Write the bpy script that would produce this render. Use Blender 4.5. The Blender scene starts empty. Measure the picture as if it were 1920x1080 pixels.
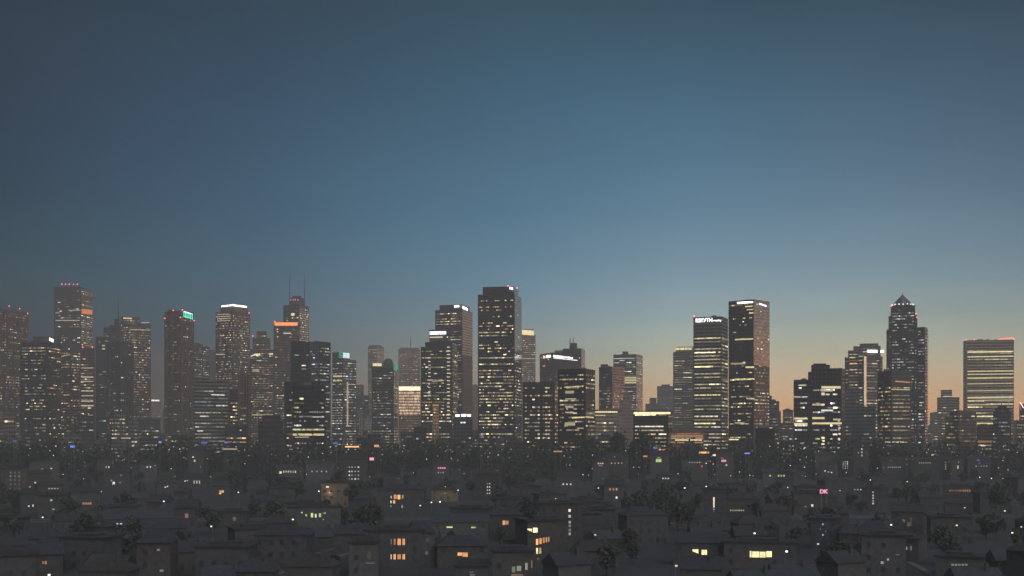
import bpy, math, random
from mathutils import Vector
R = random.Random(7)
S = bpy.context.scene
COL = S.collection
# ------------------------------------------------------------------ camera
F, Y0, H = 2200.0, 812.0, 36.0          # focal length in photo pixels, horizon row, eye height (m)
cam = bpy.data.cameras.new('camera'); co = bpy.data.objects.new('camera', cam); COL.objects.link(co)
cam.sensor_width = 36; cam.lens = 36 * F / 1920; cam.shift_y = (Y0 - 540) / 1920
cam.clip_start = 1; cam.clip_end = 30000
co.location = (0, 0, H); co.rotation_euler = (math.radians(90), 0, 0)
S.camera = co
# ------------------------------------------------------------------ sky
def lin(c): return tuple((v / 255 / 12.92) if v / 255 < .04045 else ((v / 255 + .055) / 1.055) ** 2.4 for v in c)
SKY_Y = [812, 790, 760, 720, 680, 640, 600, 540, 480, 400, 300, 200, 100, 0]
SKY = {   # colour of the evening sky by bearing (column of the photo it was measured in) and height
 0:    [(88,82,80),(88,83,81),(87,84,83),(85,84,85),(83,84,87),(80,84,89),(78,85,91),(75,86,93),(71,85,94),(64,79,91),(60,74,88),(58,71,85),(57,69,82),(56,68,80)],
 480:  [(108,98,90),(108,99,92),(107,101,96),(105,103,101),(102,105,106),(97,105,110),(92,105,113),(86,104,117),(81,102,118),(74,97,116),(69,91,110),(64,84,103),(60,78,94),(58,74,88)],
 960:  [(150,128,112),(150,130,113),(150,133,118),(147,138,126),(142,142,135),(134,143,142),(124,140,147),(110,135,150),(99,128,146),(88,119,140),(80,110,131),(72,101,122),(66,92,110),(62,84,98)],
 1280: [(182,142,120),(188,150,122),(193,158,128),(188,166,140),(176,170,150),(163,170,158),(148,162,163),(131,153,163),(117,142,158),(101,130,150),(87,118,140),(77,107,129),(68,95,114),(62,84,99)],
 1600: [(186,140,116),(193,150,120),(198,160,127),(193,168,139),(180,169,147),(166,169,153),(151,161,156),(134,152,158),(119,142,155),(104,129,147),(90,115,135),(79,104,124),(70,93,111),(63,83,97)],
 1920: [(180,132,110),(190,143,116),(194,155,122),(186,161,133),(174,163,141),(160,160,147),(146,154,149),(129,145,149),(115,135,147),(102,123,138),(88,109,127),(77,99,118),(69,89,106),(62,80,94)],
}
#FITBEGIN
SKYLIN = {0: [(0.0448, 0.0121, 0.0020), (0.0194, 0.0227, 0.0063), (0.0021, 0.0127, 0.0034), (0.0020, 0.0091, 0.0234), (0.0020, 0.0020, 0.0201), (0.0020, 0.0299, 0.0664), (0.0047, 0.0545, 0.0843), (0.0088, 0.0670, 0.1000), (0.0021, 0.0572, 0.0956), (0.0028, 0.0442, 0.0871), (0.0025, 0.0396, 0.0821), (0.0067, 0.0351, 0.0709), (0.0095, 0.0367, 0.0675), (0.0020, 0.0297, 0.0466)], 480: [(0.2208, 0.1422, 0.0648), (0.2177, 0.1564, 0.0942), (0.1910, 0.1696, 0.1238), (0.1505, 0.1713, 0.1564), (0.0966, 0.1890, 0.2108), (0.0856, 0.1692, 0.2155), (0.0723, 0.1666, 0.2259), (0.0553, 0.1504, 0.2284), (0.0446, 0.1393, 0.2245), (0.0305, 0.1137, 0.1997), (0.0247, 0.0937, 0.1682), (0.0186, 0.0714, 0.1330), (0.0152, 0.0593, 0.1055), (0.0148, 0.0490, 0.0866)], 960: [(0.7627, 0.4693, 0.2859), (0.7145, 0.4741, 0.2748), (0.7231, 0.5182, 0.3414), (0.6620, 0.5770, 0.4281), (0.6038, 0.6522, 0.5561), (0.4319, 0.5574, 0.5467), (0.2885, 0.4402, 0.5110), (0.1757, 0.3510, 0.4744), (0.1190, 0.2815, 0.4034), (0.0761, 0.2132, 0.3331), (0.0573, 0.1660, 0.2662), (0.0387, 0.1303, 0.2178), (0.0266, 0.0969, 0.1585), (0.0229, 0.0739, 0.1150)], 1280: [(1.2676, 0.6162, 0.3646), (1.4739, 0.7976, 0.3949), (1.6031, 0.9326, 0.4817), (1.4033, 1.0217, 0.6167), (1.1784, 1.1210, 0.7786), (0.7867, 0.9219, 0.7573), (0.5050, 0.6688, 0.6861), (0.3112, 0.4992, 0.5960), (0.2051, 0.3685, 0.4919), (0.1255, 0.2783, 0.4077), (0.0734, 0.2000, 0.3157), (0.0478, 0.1487, 0.2447), (0.0310, 0.1058, 0.1719), (0.0216, 0.0704, 0.1135)], 1600: [(1.4379, 0.6217, 0.3302), (1.6464, 0.8267, 0.3874), (1.7774, 1.0100, 0.4829), (1.6091, 1.1348, 0.6497), (1.2909, 1.1595, 0.7828), (0.8211, 0.9045, 0.7027), (0.5202, 0.6554, 0.6214), (0.3154, 0.4717, 0.5358), (0.2077, 0.3621, 0.4671), (0.1249, 0.2493, 0.3597), (0.0801, 0.1804, 0.2801), (0.0482, 0.1284, 0.2062), (0.0318, 0.0944, 0.1523), (0.0143, 0.0579, 0.0946)], 1920: [(1.3359, 0.5263, 0.2646), (1.6299, 0.7411, 0.3489), (1.7030, 0.9390, 0.4331), (1.4083, 1.0147, 0.5769), (1.1371, 1.0599, 0.7204), (0.7005, 0.7599, 0.6322), (0.4469, 0.5670, 0.5458), (0.2602, 0.3996, 0.4606), (0.1651, 0.2971, 0.3892), (0.1027, 0.2050, 0.2922), (0.0607, 0.1374, 0.2193), (0.0367, 0.0981, 0.1637), (0.0234, 0.0731, 0.1193), (0.0074, 0.0345, 0.0625)]}
#FITEND
SKYGAIN = 1.0
w = bpy.data.worlds.new("World"); S.world = w; w.use_nodes = True
nt = w.node_tree; nt.nodes.clear()
N = nt.nodes.new; LK = nt.links.new
def math_node(nt, op, a, b=None, clamp=False):
    n = nt.nodes.new('ShaderNodeMath'); n.operation = op; n.use_clamp = clamp
    for i, v in enumerate((a, b)):
        if v is None: continue
        if hasattr(v, 'links'): nt.links.new(v, n.inputs[i])
        else: n.inputs[i].default_value = v
    return n.outputs[0]
tc = N('ShaderNodeTexCoord'); sp = N('ShaderNodeSeparateXYZ'); LK(tc.outputs['Generated'], sp.inputs[0])
az = math_node(nt, 'ARCTAN2', sp.outputs[0], sp.outputs[1])
el = math_node(nt, 'ARCSINE', sp.outputs[2])
ELMAX = math.atan(Y0 / F)
ef = math_node(nt, 'DIVIDE', el, ELMAX, True)
def ramp(cols):
    n = N('ShaderNodeValToRGB'); LK(ef, n.inputs[0]); e = n.color_ramp.elements
    while len(e) < len(cols): e.new(0.5)
    for i, (y, c) in enumerate(zip(SKY_Y, cols)):
        e[i].position = min(1, math.atan((Y0 - y) / F) / ELMAX); e[i].color = (*c, 1)
    return n.outputs[0]
def glowcol(k): return [tuple(v * (1 + (g - 1) * max(0, 1 - i / 9.0)) for v, g in zip(c, k)) for i, c in enumerate(SKYLIN[1920])]
SKYLIN[3600] = glowcol((3.2, 2.4, 1.9)); SKYLIN[7600] = glowcol((2.6, 1.9, 1.6))
keys = sorted(SKYLIN); prev = None
for i, k in enumerate(keys):
    r_ = ramp(SKYLIN[k])
    if prev is None: prev = r_; continue
    a0, a1 = math.atan((keys[i-1] - 960) / F), math.atan((k - 960) / F)
    m = N('ShaderNodeMapRange'); m.inputs['From Min'].default_value = a0; m.inputs['From Max'].default_value = a1; LK(az, m.inputs['Value'])
    mx = N('ShaderNodeMix'); mx.data_type = 'RGBA'; LK(m.outputs[0], mx.inputs['Factor']); LK(prev, mx.inputs['A']); LK(r_, mx.inputs['B']); prev = mx.outputs['Result']
m = N('ShaderNodeMapRange'); m.inputs['From Min'].default_value = 1.7; m.inputs['From Max'].default_value = 3.0; LK(az, m.inputs['Value'])
mx = N('ShaderNodeMix'); mx.data_type = 'RGBA'; LK(m.outputs[0], mx.inputs['Factor']); LK(prev, mx.inputs['A']); LK(ramp(SKYLIN[0]), mx.inputs['B']); prev = mx.outputs['Result']
vmp = N('ShaderNodeMapping'); vmp.inputs['Scale'].default_value = (5, 5, 22); LK(tc.outputs['Generated'], vmp.inputs[0]); nz_ = N('ShaderNodeTexNoise'); nz_.inputs['Scale'].default_value = 1.2; nz_.inputs['Detail'].default_value = 4; LK(vmp.outputs[0], nz_.inputs[0])
mrn = N('ShaderNodeMapRange'); mrn.inputs['From Min'].default_value = .3; mrn.inputs['From Max'].default_value = .7; mrn.inputs['To Min'].default_value = .965; mrn.inputs['To Max'].default_value = 1.035; LK(nz_.outputs[0], mrn.inputs['Value'])
vs_ = N('ShaderNodeVectorMath'); vs_.operation = 'SCALE'; LK(prev, vs_.inputs[0]); LK(mrn.outputs[0], vs_.inputs['Scale']); prev = vs_.outputs[0]
# overhead the sky turns to deep dusk blue, lit from the physical twilight sky as well
mr = N('ShaderNodeMapRange'); mr.inputs['From Min'].default_value = ELMAX; mr.inputs['From Max'].default_value = 1.2; LK(el, mr.inputs['Value'])
mx = N('ShaderNodeMix'); mx.data_type = 'RGBA'; LK(mr.outputs[0], mx.inputs['Factor']); LK(prev, mx.inputs['A']); mx.inputs['B'].default_value = (.05, .085, .15, 1)
bg = N('ShaderNodeBackground'); LK(mx.outputs['Result'], bg.inputs[0]); bg.inputs[1].default_value = SKYGAIN
st = N('ShaderNodeTexSky'); st.sky_type = 'NISHITA'; st.sun_disc = False; st.sun_elevation = math.radians(-4); st.sun_rotation = math.radians(40)
bg2 = N('ShaderNodeBackground'); LK(st.outputs[0], bg2.inputs[0]); bg2.inputs[1].default_value = 0.05
ad = N('ShaderNodeAddShader'); LK(bg.outputs[0], ad.inputs[0]); LK(bg2.outputs[0], ad.inputs[1])
out = N('ShaderNodeOutputWorld'); LK(ad.outputs[0], out.inputs[0])
# one very soft fill lamp, added behind the camera to lift the darks
sl = bpy.data.lights.new('fill_light', 'SUN'); sl.energy = 1.2; sl.angle = math.radians(70); sl.color = (1, .95, .9)
so = bpy.data.objects.new('fill_light', sl); COL.objects.link(so); so.rotation_euler = (math.radians(48), 0, math.radians(25))
S.view_settings.view_transform = 'Standard'; S.view_settings.look = 'None'; S.view_settings.exposure = 0; S.view_settings.gamma = 1
S.cycles.use_denoising = True
S.cycles.max_bounces = 4; S.cycles.diffuse_bounces = 1; S.cycles.glossy_bounces = 2; S.cycles.volume_bounces = 0
S.cycles.sample_clamp_indirect = 2
# ------------------------------------------------------------------ materials
def newmat(name):
    m = bpy.data.materials.new(name); m.use_nodes = True; return m, m.node_tree, m.node_tree.nodes['Principled BSDF']
_M = {}
def plain(name, col, rough=.8, noise=.35, scale=.3, metal=0):
    if name in _M: return _M[name]
    m, t, b = newmat(name)
    g = t.nodes.new('ShaderNodeNewGeometry'); n = t.nodes.new('ShaderNodeTexNoise'); n.inputs['Scale'].default_value = scale; n.inputs['Detail'].default_value = 5
    t.links.new(g.outputs['Position'], n.inputs['Vector'])
    r = t.nodes.new('ShaderNodeValToRGB'); r.color_ramp.elements[0].position = .3; r.color_ramp.elements[1].position = .72
    r.color_ramp.elements[0].color = (*[c * (1 - noise) for c in col], 1); r.color_ramp.elements[1].color = (*[min(1, c * (1 + noise)) for c in col], 1)
    t.links.new(n.outputs[0], r.inputs[0]); t.links.new(r.outputs[0], b.inputs['Base Color'])
    b.inputs['Roughness'].default_value = rough; b.inputs['Metallic'].default_value = metal
    _M[name] = m; return m
def facade(frame, glass, bay=3.0, floor=3.8, fu=.25, fv=.35, gr=.18, metal=.25):
    """curtain wall: frame and spandrel grid around panes of unlit glass, in metres along the wall"""
    k = ('f', frame, glass, bay, floor, fu, fv, gr, metal)
    if k in _M: return _M[k]
    m, t, b = newmat('facade'); L = t.links.new
    uv = t.nodes.new('ShaderNodeUVMap'); s = t.nodes.new('ShaderNodeSeparateXYZ'); L(uv.outputs[0], s.inputs[0])
    u = math_node(t, 'DIVIDE', s.outputs[0], bay); v = math_node(t, 'DIVIDE', s.outputs[1], floor)
    pu = math_node(t, 'GREATER_THAN', math_node(t, 'FRACT', u), fu); pv = math_node(t, 'GREATER_THAN', math_node(t, 'FRACT', v), fv)
    pane = math_node(t, 'MULTIPLY', pu, pv)
    cb = t.nodes.new('ShaderNodeCombineXYZ'); L(math_node(t, 'FLOOR', u), cb.inputs[0]); L(math_node(t, 'FLOOR', v), cb.inputs[1])
    wn = t.nodes.new('ShaderNodeTexWhiteNoise'); L(cb.outputs[0], wn.inputs[0])
    gcol = t.nodes.new('ShaderNodeMix'); gcol.data_type = 'RGBA'; L(wn.outputs[0], gcol.inputs['Factor'])
    lo_, hi_ = (.75, 1.25) if metal > .6 else (.5, 1.7)
    gcol.inputs['A'].default_value = (*[c * lo_ for c in glass], 1); gcol.inputs['B'].default_value = (*[c * hi_ for c in glass], 1)
    nz = t.nodes.new('ShaderNodeTexNoise'); nz.inputs['Scale'].default_value = .06; L(uv.outputs[0], nz.inputs['Vector'])
    fc = t.nodes.new('ShaderNodeMix'); fc.data_type = 'RGBA'; L(nz.outputs[0], fc.inputs['Factor'])
    fc.inputs['A'].default_value = (*[c * .7 for c in frame], 1); fc.inputs['B'].default_value = (*[c * 1.3 for c in frame], 1)
    mix = t.nodes.new('ShaderNodeMix'); mix.data_type = 'RGBA'; L(pane, mix.inputs['Factor']); L(fc.outputs['Result'], mix.inputs['A']); L(gcol.outputs['Result'], mix.inputs['B'])
    L(mix.outputs['Result'], b.inputs['Base Color'])
    mrr = t.nodes.new('ShaderNodeMapRange'); L(pane, mrr.inputs['Value']); mrr.inputs['To Min'].default_value = .65; mrr.inputs['To Max'].default_value = gr; L(mrr.outputs[0], b.inputs['Roughness'])
    L(math_node(t, 'MULTIPLY', pane, metal), b.inputs['Metallic'])
    _M[k] = m; return m
def glow(name, col, e, vary=.6, cell=.55):
    k = ('g', name, e)
    if k in _M: return _M[k]
    m, t, b = newmat(name + '_light'); L = t.links.new
    b.inputs['Base Color'].default_value = (.1, .1, .1, 1); b.inputs['Emission Color'].default_value = (*col, 1)
    if vary:
        g = t.nodes.new('ShaderNodeNewGeometry'); vm = t.nodes.new('ShaderNodeVectorMath'); vm.operation = 'MULTIPLY'; vm.inputs[1].default_value = (cell, cell, .27)
        fl = t.nodes.new('ShaderNodeVectorMath'); fl.operation = 'FLOOR'; wn = t.nodes.new('ShaderNodeTexWhiteNoise')
        L(g.outputs['Position'], vm.inputs[0]); L(vm.outputs[0], fl.inputs[0]); L(fl.outputs[0], wn.inputs[0])
        mr = t.nodes.new('ShaderNodeMapRange'); L(wn.outputs[0], mr.inputs['Value']); mr.inputs['To Min'].default_value = e * (1 - vary); mr.inputs['To Max'].default_value = e * (1 + vary)
        L(mr.outputs[0], b.inputs['Emission Strength'])
    else: b.inputs['Emission Strength'].default_value = e
    m.cycles.emission_sampling = 'NONE'
    _M[k] = m; return m
HUE = {'w': ('warm_white', (1, .85, .57)), 'y': ('yellow', (1, .83, .42)), 'c': ('cool_white', (.86, .95, 1)), 'o': ('orange', (1, .45, .16)), 'r': ('red', (1, .1, .1)), 'p': ('pink', (1, .35, .55)),
       't': ('teal', (.05, .8, .5)), 'g': ('green', (.7, .95, .35)), 'b': ('blue', (.15, .25, 1)), 'n': ('neutral_white', (1, .96, .9)), 'm': ('dim_beige', (.95, .64, .4)), 'O': ('deep_orange', (1, .27, .08))}
def G(h, e, vary=.6): return glow(HUE[h][0], HUE[h][1], e, vary)
roof_mat = plain('roof_gravel', (.09, .09, .09)); steel = plain('painted_steel', (.15, .15, .15), .5, .2)
# ------------------------------------------------------------------ object helpers
def tag(o, label=None, cat=None, group=None, kind=None):
    for k, v in (('label', label), ('category', cat), ('group', group), ('kind', kind)):
        if v: o[k] = v
    return o
def empty(name, loc, label, cat, group=None):
    o = bpy.data.objects.new(name, None); o.location = loc; o.empty_display_size = 2; COL.objects.link(o); return tag(o, label, cat, group)
class MB:
    def __init__(s): s.v = []; s.f = []; s.uv = []; s.mi = []
    def quad(s, a, b, c, d, mi=0, uv=None):
        i = len(s.v); s.v += [tuple(a), tuple(b), tuple(c), tuple(d)]; s.f.append((i, i+1, i+2, i+3)); s.uv += list(uv or ((0,0),(1,0),(1,1),(0,1))); s.mi.append(mi)
    def poly(s, pts, mi=0):
        i = len(s.v); s.v += [tuple(p) for p in pts]; s.f.append(tuple(range(i, i+len(pts)))); s.uv += [(p[0], p[1]) for p in pts]; s.mi.append(mi)
    def prism(s, fp, z0, z1, mi=0, top=True, tz=None):
        """vertical prism over footprint fp (counter-clockwise), side UVs in metres"""
        u = 0; n = len(fp)
        for i in range(n):
            a, b = fp[i], fp[(i+1) % n]; l = math.hypot(b[0]-a[0], b[1]-a[1])
            za = tz[i] if tz else z1; zb = tz[(i+1) % n] if tz else z1
            s.quad((a[0],a[1],z0), (b[0],b[1],z0), (b[0],b[1],zb), (a[0],a[1],za), mi, ((u,z0),(u+l,z0),(u+l,zb),(u,za))); u += l
        if top: s.poly([(p[0], p[1], tz[i] if tz else z1) for i, p in enumerate(fp)], mi if top is True else top)
    def box(s, x0, y0, z0, x1, y1, z1, mi=0):
        s.prism([(x0,y0),(x1,y0),(x1,y1),(x0,y1)], z0, z1, mi); s.poly([(x0,y0,z0),(x0,y1,z0),(x1,y1,z0),(x1,y0,z0)], mi)
    def build(s, name, mats, parent=None, origin=(0,0,0)):
        me = bpy.data.meshes.new(name); ox, oy, oz = origin
        me.from_pydata([(x-ox, y-oy, z-oz) for x, y, z in s.v], [], s.f); ul = me.uv_layers.new(name='UVMap')
        ul.data.foreach_set('uv', [c for p in s.uv for c in p])
        mats = mats if isinstance(mats, (list, tuple)) else [mats]
        for m in mats: me.materials.append(m)
        if len(mats) > 1: me.polygons.foreach_set('material_index', s.mi)
        o = bpy.data.objects.new(name, me); COL.objects.link(o)
        if parent: o.parent = parent
        else: o.location = origin
        return o
def ray(px, py): return Vector(((px - 960) / F, 1, (Y0 - py) / F))
def hit(px, py, P, n):
    d = ray(px, py); o = Vector((0, 0, H)); t = (Vector((P[0], P[1], 0)) - Vector((0, 0, 0))).dot(n) / d.dot(n)
    return o + d * t
def z_at(py, D): return H + (Y0 - py) / F * D
def footprint(D, xL, xE, xR, depth=None, sq=1.0):
    """footprint whose corner xE is nearest; returns ccw points, first two edges being the visible faces"""
    if xE is None or xE <= xL or xE >= xR:
        xm = (xL + xR) / 2; ph = math.atan((xm - 960) / F); vd = Vector((math.sin(ph), math.cos(ph))); rp = Vector((math.cos(ph), -math.sin(ph)))
        M = Vector(((xm - 960) / F * D, D))
        def along(x):
            u = (x - 960) / F; return (u * M.y - M.x) / (rp.x - u * rp.y)
        A, B = M + rp * along(xL), M + rp * along(xR); dp = depth or max(14, (B - A).length * .8)
        return [A, B, B + vd * dp, A + vd * dp], 1
    uE = (xE - 960) / F; ph = math.atan(uE); vd = Vector((math.sin(ph), math.cos(ph))); rp = Vector((math.cos(ph), -math.sin(ph)))
    a = min(1.35, max(.16, math.atan2((xR - xE) * sq, (xE - xL))))
    l = -rp * math.cos(a) + vd * math.sin(a); r = vd * math.cos(a) + rp * math.sin(a); C = Vector((uE * D, D))
    def t(d, x):
        u = (x - 960) / F; return (u * C.y - C.x) / (d.x - u * d.y)
    Lp = C + l * t(l, xL); Rp = C + r * t(r, xR)
    return [Lp, C, Rp, Lp + Rp - C], 2
_UNIT = {}
def unit_pane(mat):
    if mat.name not in _UNIT:
        b = MB(); b.box(-.5, -.5, -.5, .5, .5, .5); me_o = b.build('window', mat); me = me_o.data; bpy.data.objects.remove(me_o); _UNIT[mat.name] = me
    return _UNIT[mat.name]
def pane(parent, c, d, wd, ht, mat, name='window', th=.3):
    """a lit pane: unit box scaled to width, thickness, height, turned to lie along d"""
    o = bpy.data.objects.new(name, unit_pane(mat)); COL.objects.link(o); o.parent = parent
    o.location = Vector(c) - parent.location; o.rotation_euler = (0, 0, math.atan2(d[1], d[0])); o.scale = (wd, th, ht)
    return o
LV = [(.2, .42), (.42, .34), (.85, .17), (1.7, .07)]
def pick(pairs):
    r = R.random() * sum(p[-1] for p in pairs)
    for p in pairs:
        r -= p[-1]
        if r <= 0: return p[0]
    return pairs[-1][0]
PAL = {'mix': [('w', 5), ('y', 3), ('n', 3), ('c', 1), ('o', .5)], 'warm': [('w', 4), ('y', 4), ('o', .6)], 'cool': [('n', 4), ('c', 3), ('w', 2), ('g', .3)], 'brown': [('w', 4), ('m', 4), ('y', 1), ('o', .7)]}
STY = {  # lit windows: density, run length in bays, bay, window height, row unevenness
 'dots': dict(d=.58, run=(1, 1), bw=2.6, h=1.4, rv=.5), 'mix': dict(d=.64, run=(1, 2), bw=2.1, h=1.3, rv=.9), 'rows': dict(d=.8, run=(2, 7), bw=2.4, h=1.25, rv=.9),
 'bands': dict(d=.95, run=(4, 14), bw=2.6, h=1.3, rv=.5), 'few': dict(d=.15, run=(1, 2), bw=2.6, h=1.3, rv=1.2), 'sparse': dict(d=.4, run=(1, 2), bw=2.1, h=1.3, rv=1.0), 'none': dict(d=0, run=(1, 1), bw=3, h=1, rv=0),
 'fine': dict(d=.55, run=(1, 1), bw=2.0, h=1.1, rv=.5)}
def light_face(rec, A, B, z0, z1, style, pal, fh=3.8, zones=None, gain=1.0):
    s = STY[style]; d = B - A; Ln = d.length
    if Ln < 3 or s['d'] <= 0: return
    d = d / Ln; n = Vector((d.y, -d.x)); nb = int((Ln - 1.6) / s['bw'])
    if nb < 1: return
    off = (Ln - nb * s['bw']) / 2; z = z0 + fh * .6; fl = 0
    cold = [max(.15, R.gauss(1, .35)) for _ in range(nb)]
    while z < z1 - 4:
        q = max(0, R.gauss(1, s['rv'])) * s['d']; zf = (z - z0) / (z1 - z0)
        for (a, b, k) in (zones or ()):
            if a <= zf <= b: q *= k
        i = 0; rowh = pick(PAL[pal])
        while i < nb:
            ln = min(nb - i, R.randint(*s['run']))
            if R.random() < q * cold[i]:
                h = rowh if R.random() < .6 else pick(PAL[pal]); e = pick(LV) * 1.3
                wd = ln * s['bw'] - .5; c = A + d * (off + (i + ln / 2) * s['bw']) + n * .12
                rec.append((wd * e * gain, (c.x, c.y, z), d.copy(), wd, s['h'], G(h, round(e * gain, 2))))
            i += ln + (1 if s['run'][1] > 2 and R.random() < .3 else 0)
        z += fh; fl += 1
def flush_windows(root, rec, keep=100):
    rec.sort(key=lambda r: -r[0])
    for r in rec[:keep]: pane(root, r[1], r[2], r[3], r[4], r[5])
    rest = rec[keep:]
    if rest:
        b = MB(); mats = []; o = root.location
        for r in rest:
            c, d, wd, ht, m = Vector(r[1]), Vector((r[2][0], r[2][1], 0)), r[3], r[4], r[5]
            if m not in mats: mats.append(m)
            n = Vector((d.y, -d.x, 0)) * .1; u = d * wd / 2; z = Vector((0, 0, ht / 2)); c = c + n * .6
            b.quad(c - u - z, c + u - z, c + u + z, c - u + z, mats.index(m))
        w_ = b.build('window', mats, root, o); w_['kind'] = 'stuff'
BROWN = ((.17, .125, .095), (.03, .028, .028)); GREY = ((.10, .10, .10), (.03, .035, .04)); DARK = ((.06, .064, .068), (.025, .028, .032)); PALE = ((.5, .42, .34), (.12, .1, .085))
BLUE = ((.17, .19, .21), (.09, .11, .13)); ROSE = ((.42, .32, .28), (.28, .2, .18)); PINK_REFLECTION = ((.2, .13, .11), (.4, .29, .26)); GREEN = ((.2, .2, .17), (.04, .05, .045)); TAN = ((.5, .34, .22), (.2, .13, .08))  # pink set: sunset reflection on right-hand faces put into frame and glass colour
COLS = dict(brown=BROWN, grey=GREY, dark=DARK, pale=PALE, blue=BLUE, pink=PINK_REFLECTION, green=GREEN, tan=TAN, rose=ROSE)
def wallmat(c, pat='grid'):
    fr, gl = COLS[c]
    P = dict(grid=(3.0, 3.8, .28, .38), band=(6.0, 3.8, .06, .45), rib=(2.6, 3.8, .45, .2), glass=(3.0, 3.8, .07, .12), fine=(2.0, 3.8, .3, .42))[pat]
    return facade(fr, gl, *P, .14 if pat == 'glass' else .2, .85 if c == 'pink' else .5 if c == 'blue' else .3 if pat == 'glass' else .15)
ANCH = []
def tower(name, label, D, vols, col='grey', pat='grid', lit='mix', pal='mix', col2=None, lit2=None, zones=None, fh=3.8, gain=1.0, marks=(), beacons=(), masts=(), ribs=False, cat='tower', base=None, group=None, fronts=True, keep=100):
    """vols: (xL, xE, xR, top[, dD, part name]) in photo pixels; the first is the main shaft"""
    fp0, _ = footprint(D, *vols[0][:3]); cx = sum(p[0] for p in fp0) / 4; cy = sum(p[1] for p in fp0) / 4
    root = empty(name, (cx, cy, 0), label, cat, group); rec = []; m1 = wallmat(col, pat); m2 = wallmat(col2 or col, pat); planes = []
    for vi, v in enumerate(vols):
        xL, xE, xR, top = v[:4]; dd = v[4] if len(v) > 4 else 0; pn = v[5] if len(v) > 5 else ('wall' if vi == 0 else 'wing_or_dark_skin'); vlit = v[6] if len(v) > 6 else None; vm2 = wallmat(v[8], pat) if len(v) > 8 else m2
        fp, nv = footprint(D + dd, xL, xE, xR); zt = z_at(top, (fp[1].y if nv == 2 else (fp[0].y + fp[1].y) / 2))
        zb = 0
        if pn in ('penthouse', 'crown', 'roof_box'):
            zb = z_at(v[7] if len(v) > 7 and v[7] else vols[0][3], D) - 2
        b = MB()
        n = 4; u = 0
        for i in range(4):
            a, c = fp[i], fp[(i+1) % 4]; l = (c - a).length
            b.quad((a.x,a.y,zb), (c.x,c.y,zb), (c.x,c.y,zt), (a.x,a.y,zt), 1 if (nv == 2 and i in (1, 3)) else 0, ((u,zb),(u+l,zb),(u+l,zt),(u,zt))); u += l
        # parapet with roof deck set down inside it
        cn = sum((Vector(p) for p in fp), Vector((0, 0))) / 4; ins = [p + (cn - p).normalized() * min(1.2, (cn - p).length * .2) for p in fp]
        for i in range(4):
            a, c, e, g = fp[i], fp[(i+1) % 4], ins[(i+1) % 4], ins[i]
            b.quad((a.x,a.y,zt), (c.x,c.y,zt), (e.x,e.y,zt), (g.x,g.y,zt), 2); b.quad((g.x,g.y,zt), (e.x,e.y,zt), (e.x,e.y,zt-1.4), (g.x,g.y,zt-1.4), 2)
        b.poly([(p.x, p.y, zt - 1.4) for p in ins], 2)
        # projecting floor edges or upright fins on the faces
        for k in range(nv):
            A, B2 = fp[k], fp[k+1]; d = (B2 - A); Ln = d.length; d = d / Ln; nn = Vector((d.y, -d.x))
            if ribs:
                t = 1.3
                while t < Ln - .6:
                    p0 = A + d * t; q0 = p0 + d * .9; o1 = nn * .6
                    b.quad((p0.x+o1.x, p0.y+o1.y, zb), (q0.x+o1.x, q0.y+o1.y, zb), (q0.x+o1.x, q0.y+o1.y, zt-2), (p0.x+o1.x, p0.y+o1.y, zt-2), 3)
                    b.quad((p0.x, p0.y, zb), (p0.x+o1.x, p0.y+o1.y, zb), (p0.x+o1.x, p0.y+o1.y, zt-2), (p0.x, p0.y, zt-2), 3)
                    b.quad((q0.x+o1.x, q0.y+o1.y, zb), (q0.x, q0.y, zb), (q0.x, q0.y, zt-2), (q0.x+o1.x, q0.y+o1.y, zt-2), 3); t += 3.4
            if pn in ('wall', 'wing_or_dark_skin'):
                planes.append((A, B2, nn))
                st_ = vlit or (lit if k == 0 else (lit2 or lit))
                light_face(rec, A, B2, max(zb, 6), zt, st_, pal, fh, zones, gain)
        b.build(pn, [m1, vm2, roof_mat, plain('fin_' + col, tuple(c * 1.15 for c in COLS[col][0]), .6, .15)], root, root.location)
        if pn == 'wall':   # plant room, lift overrun and pipes standing on the roof deck
            for _ in range(R.randint(2, 4)):
                f = R.uniform(.2, .7); g = R.uniform(.2, .7); p = fp[0].lerp(fp[1], f).lerp(fp[3].lerp(fp[2], f), g); s = R.uniform(1.2, 3.2); q = MB()
                q.box(p.x - s, p.y - s, zt - 1.4, p.x + s, p.y + s, zt + R.uniform(.3, 2.4)); q.build('plant_box', steel, root, root.location)
    flush_windows(root, rec, keep)
    for mk in marks:   # (face index, x0, y0, x1, y1, height in px, hue, strength[, name])
        k, x0, y0, x1, y1, hp, hue, e = mk[:8]; nm = mk[8] if len(mk) > 8 else 'sign'
        A, B2, nn = planes[k]; n3 = Vector((nn.x, nn.y, 0)); P = Vector((A.x, A.y)) + nn * .35
        c = [hit(x, y, P, n3) for x, y in ((x0, y0 + hp), (x1, y1 + hp), (x1, y1), (x0, y0))]
        b = MB(); bk = [p - n3 * .3 for p in c]; b.quad(*c)
        for i in range(4): j = (i+1) % 4; b.quad(bk[i], bk[j], c[j], c[i])
        b.build(nm, G(hue, round(e * (1.7 if hue in 'oytmpO' else 1.35), 2), .15), root, root.location)
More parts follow.
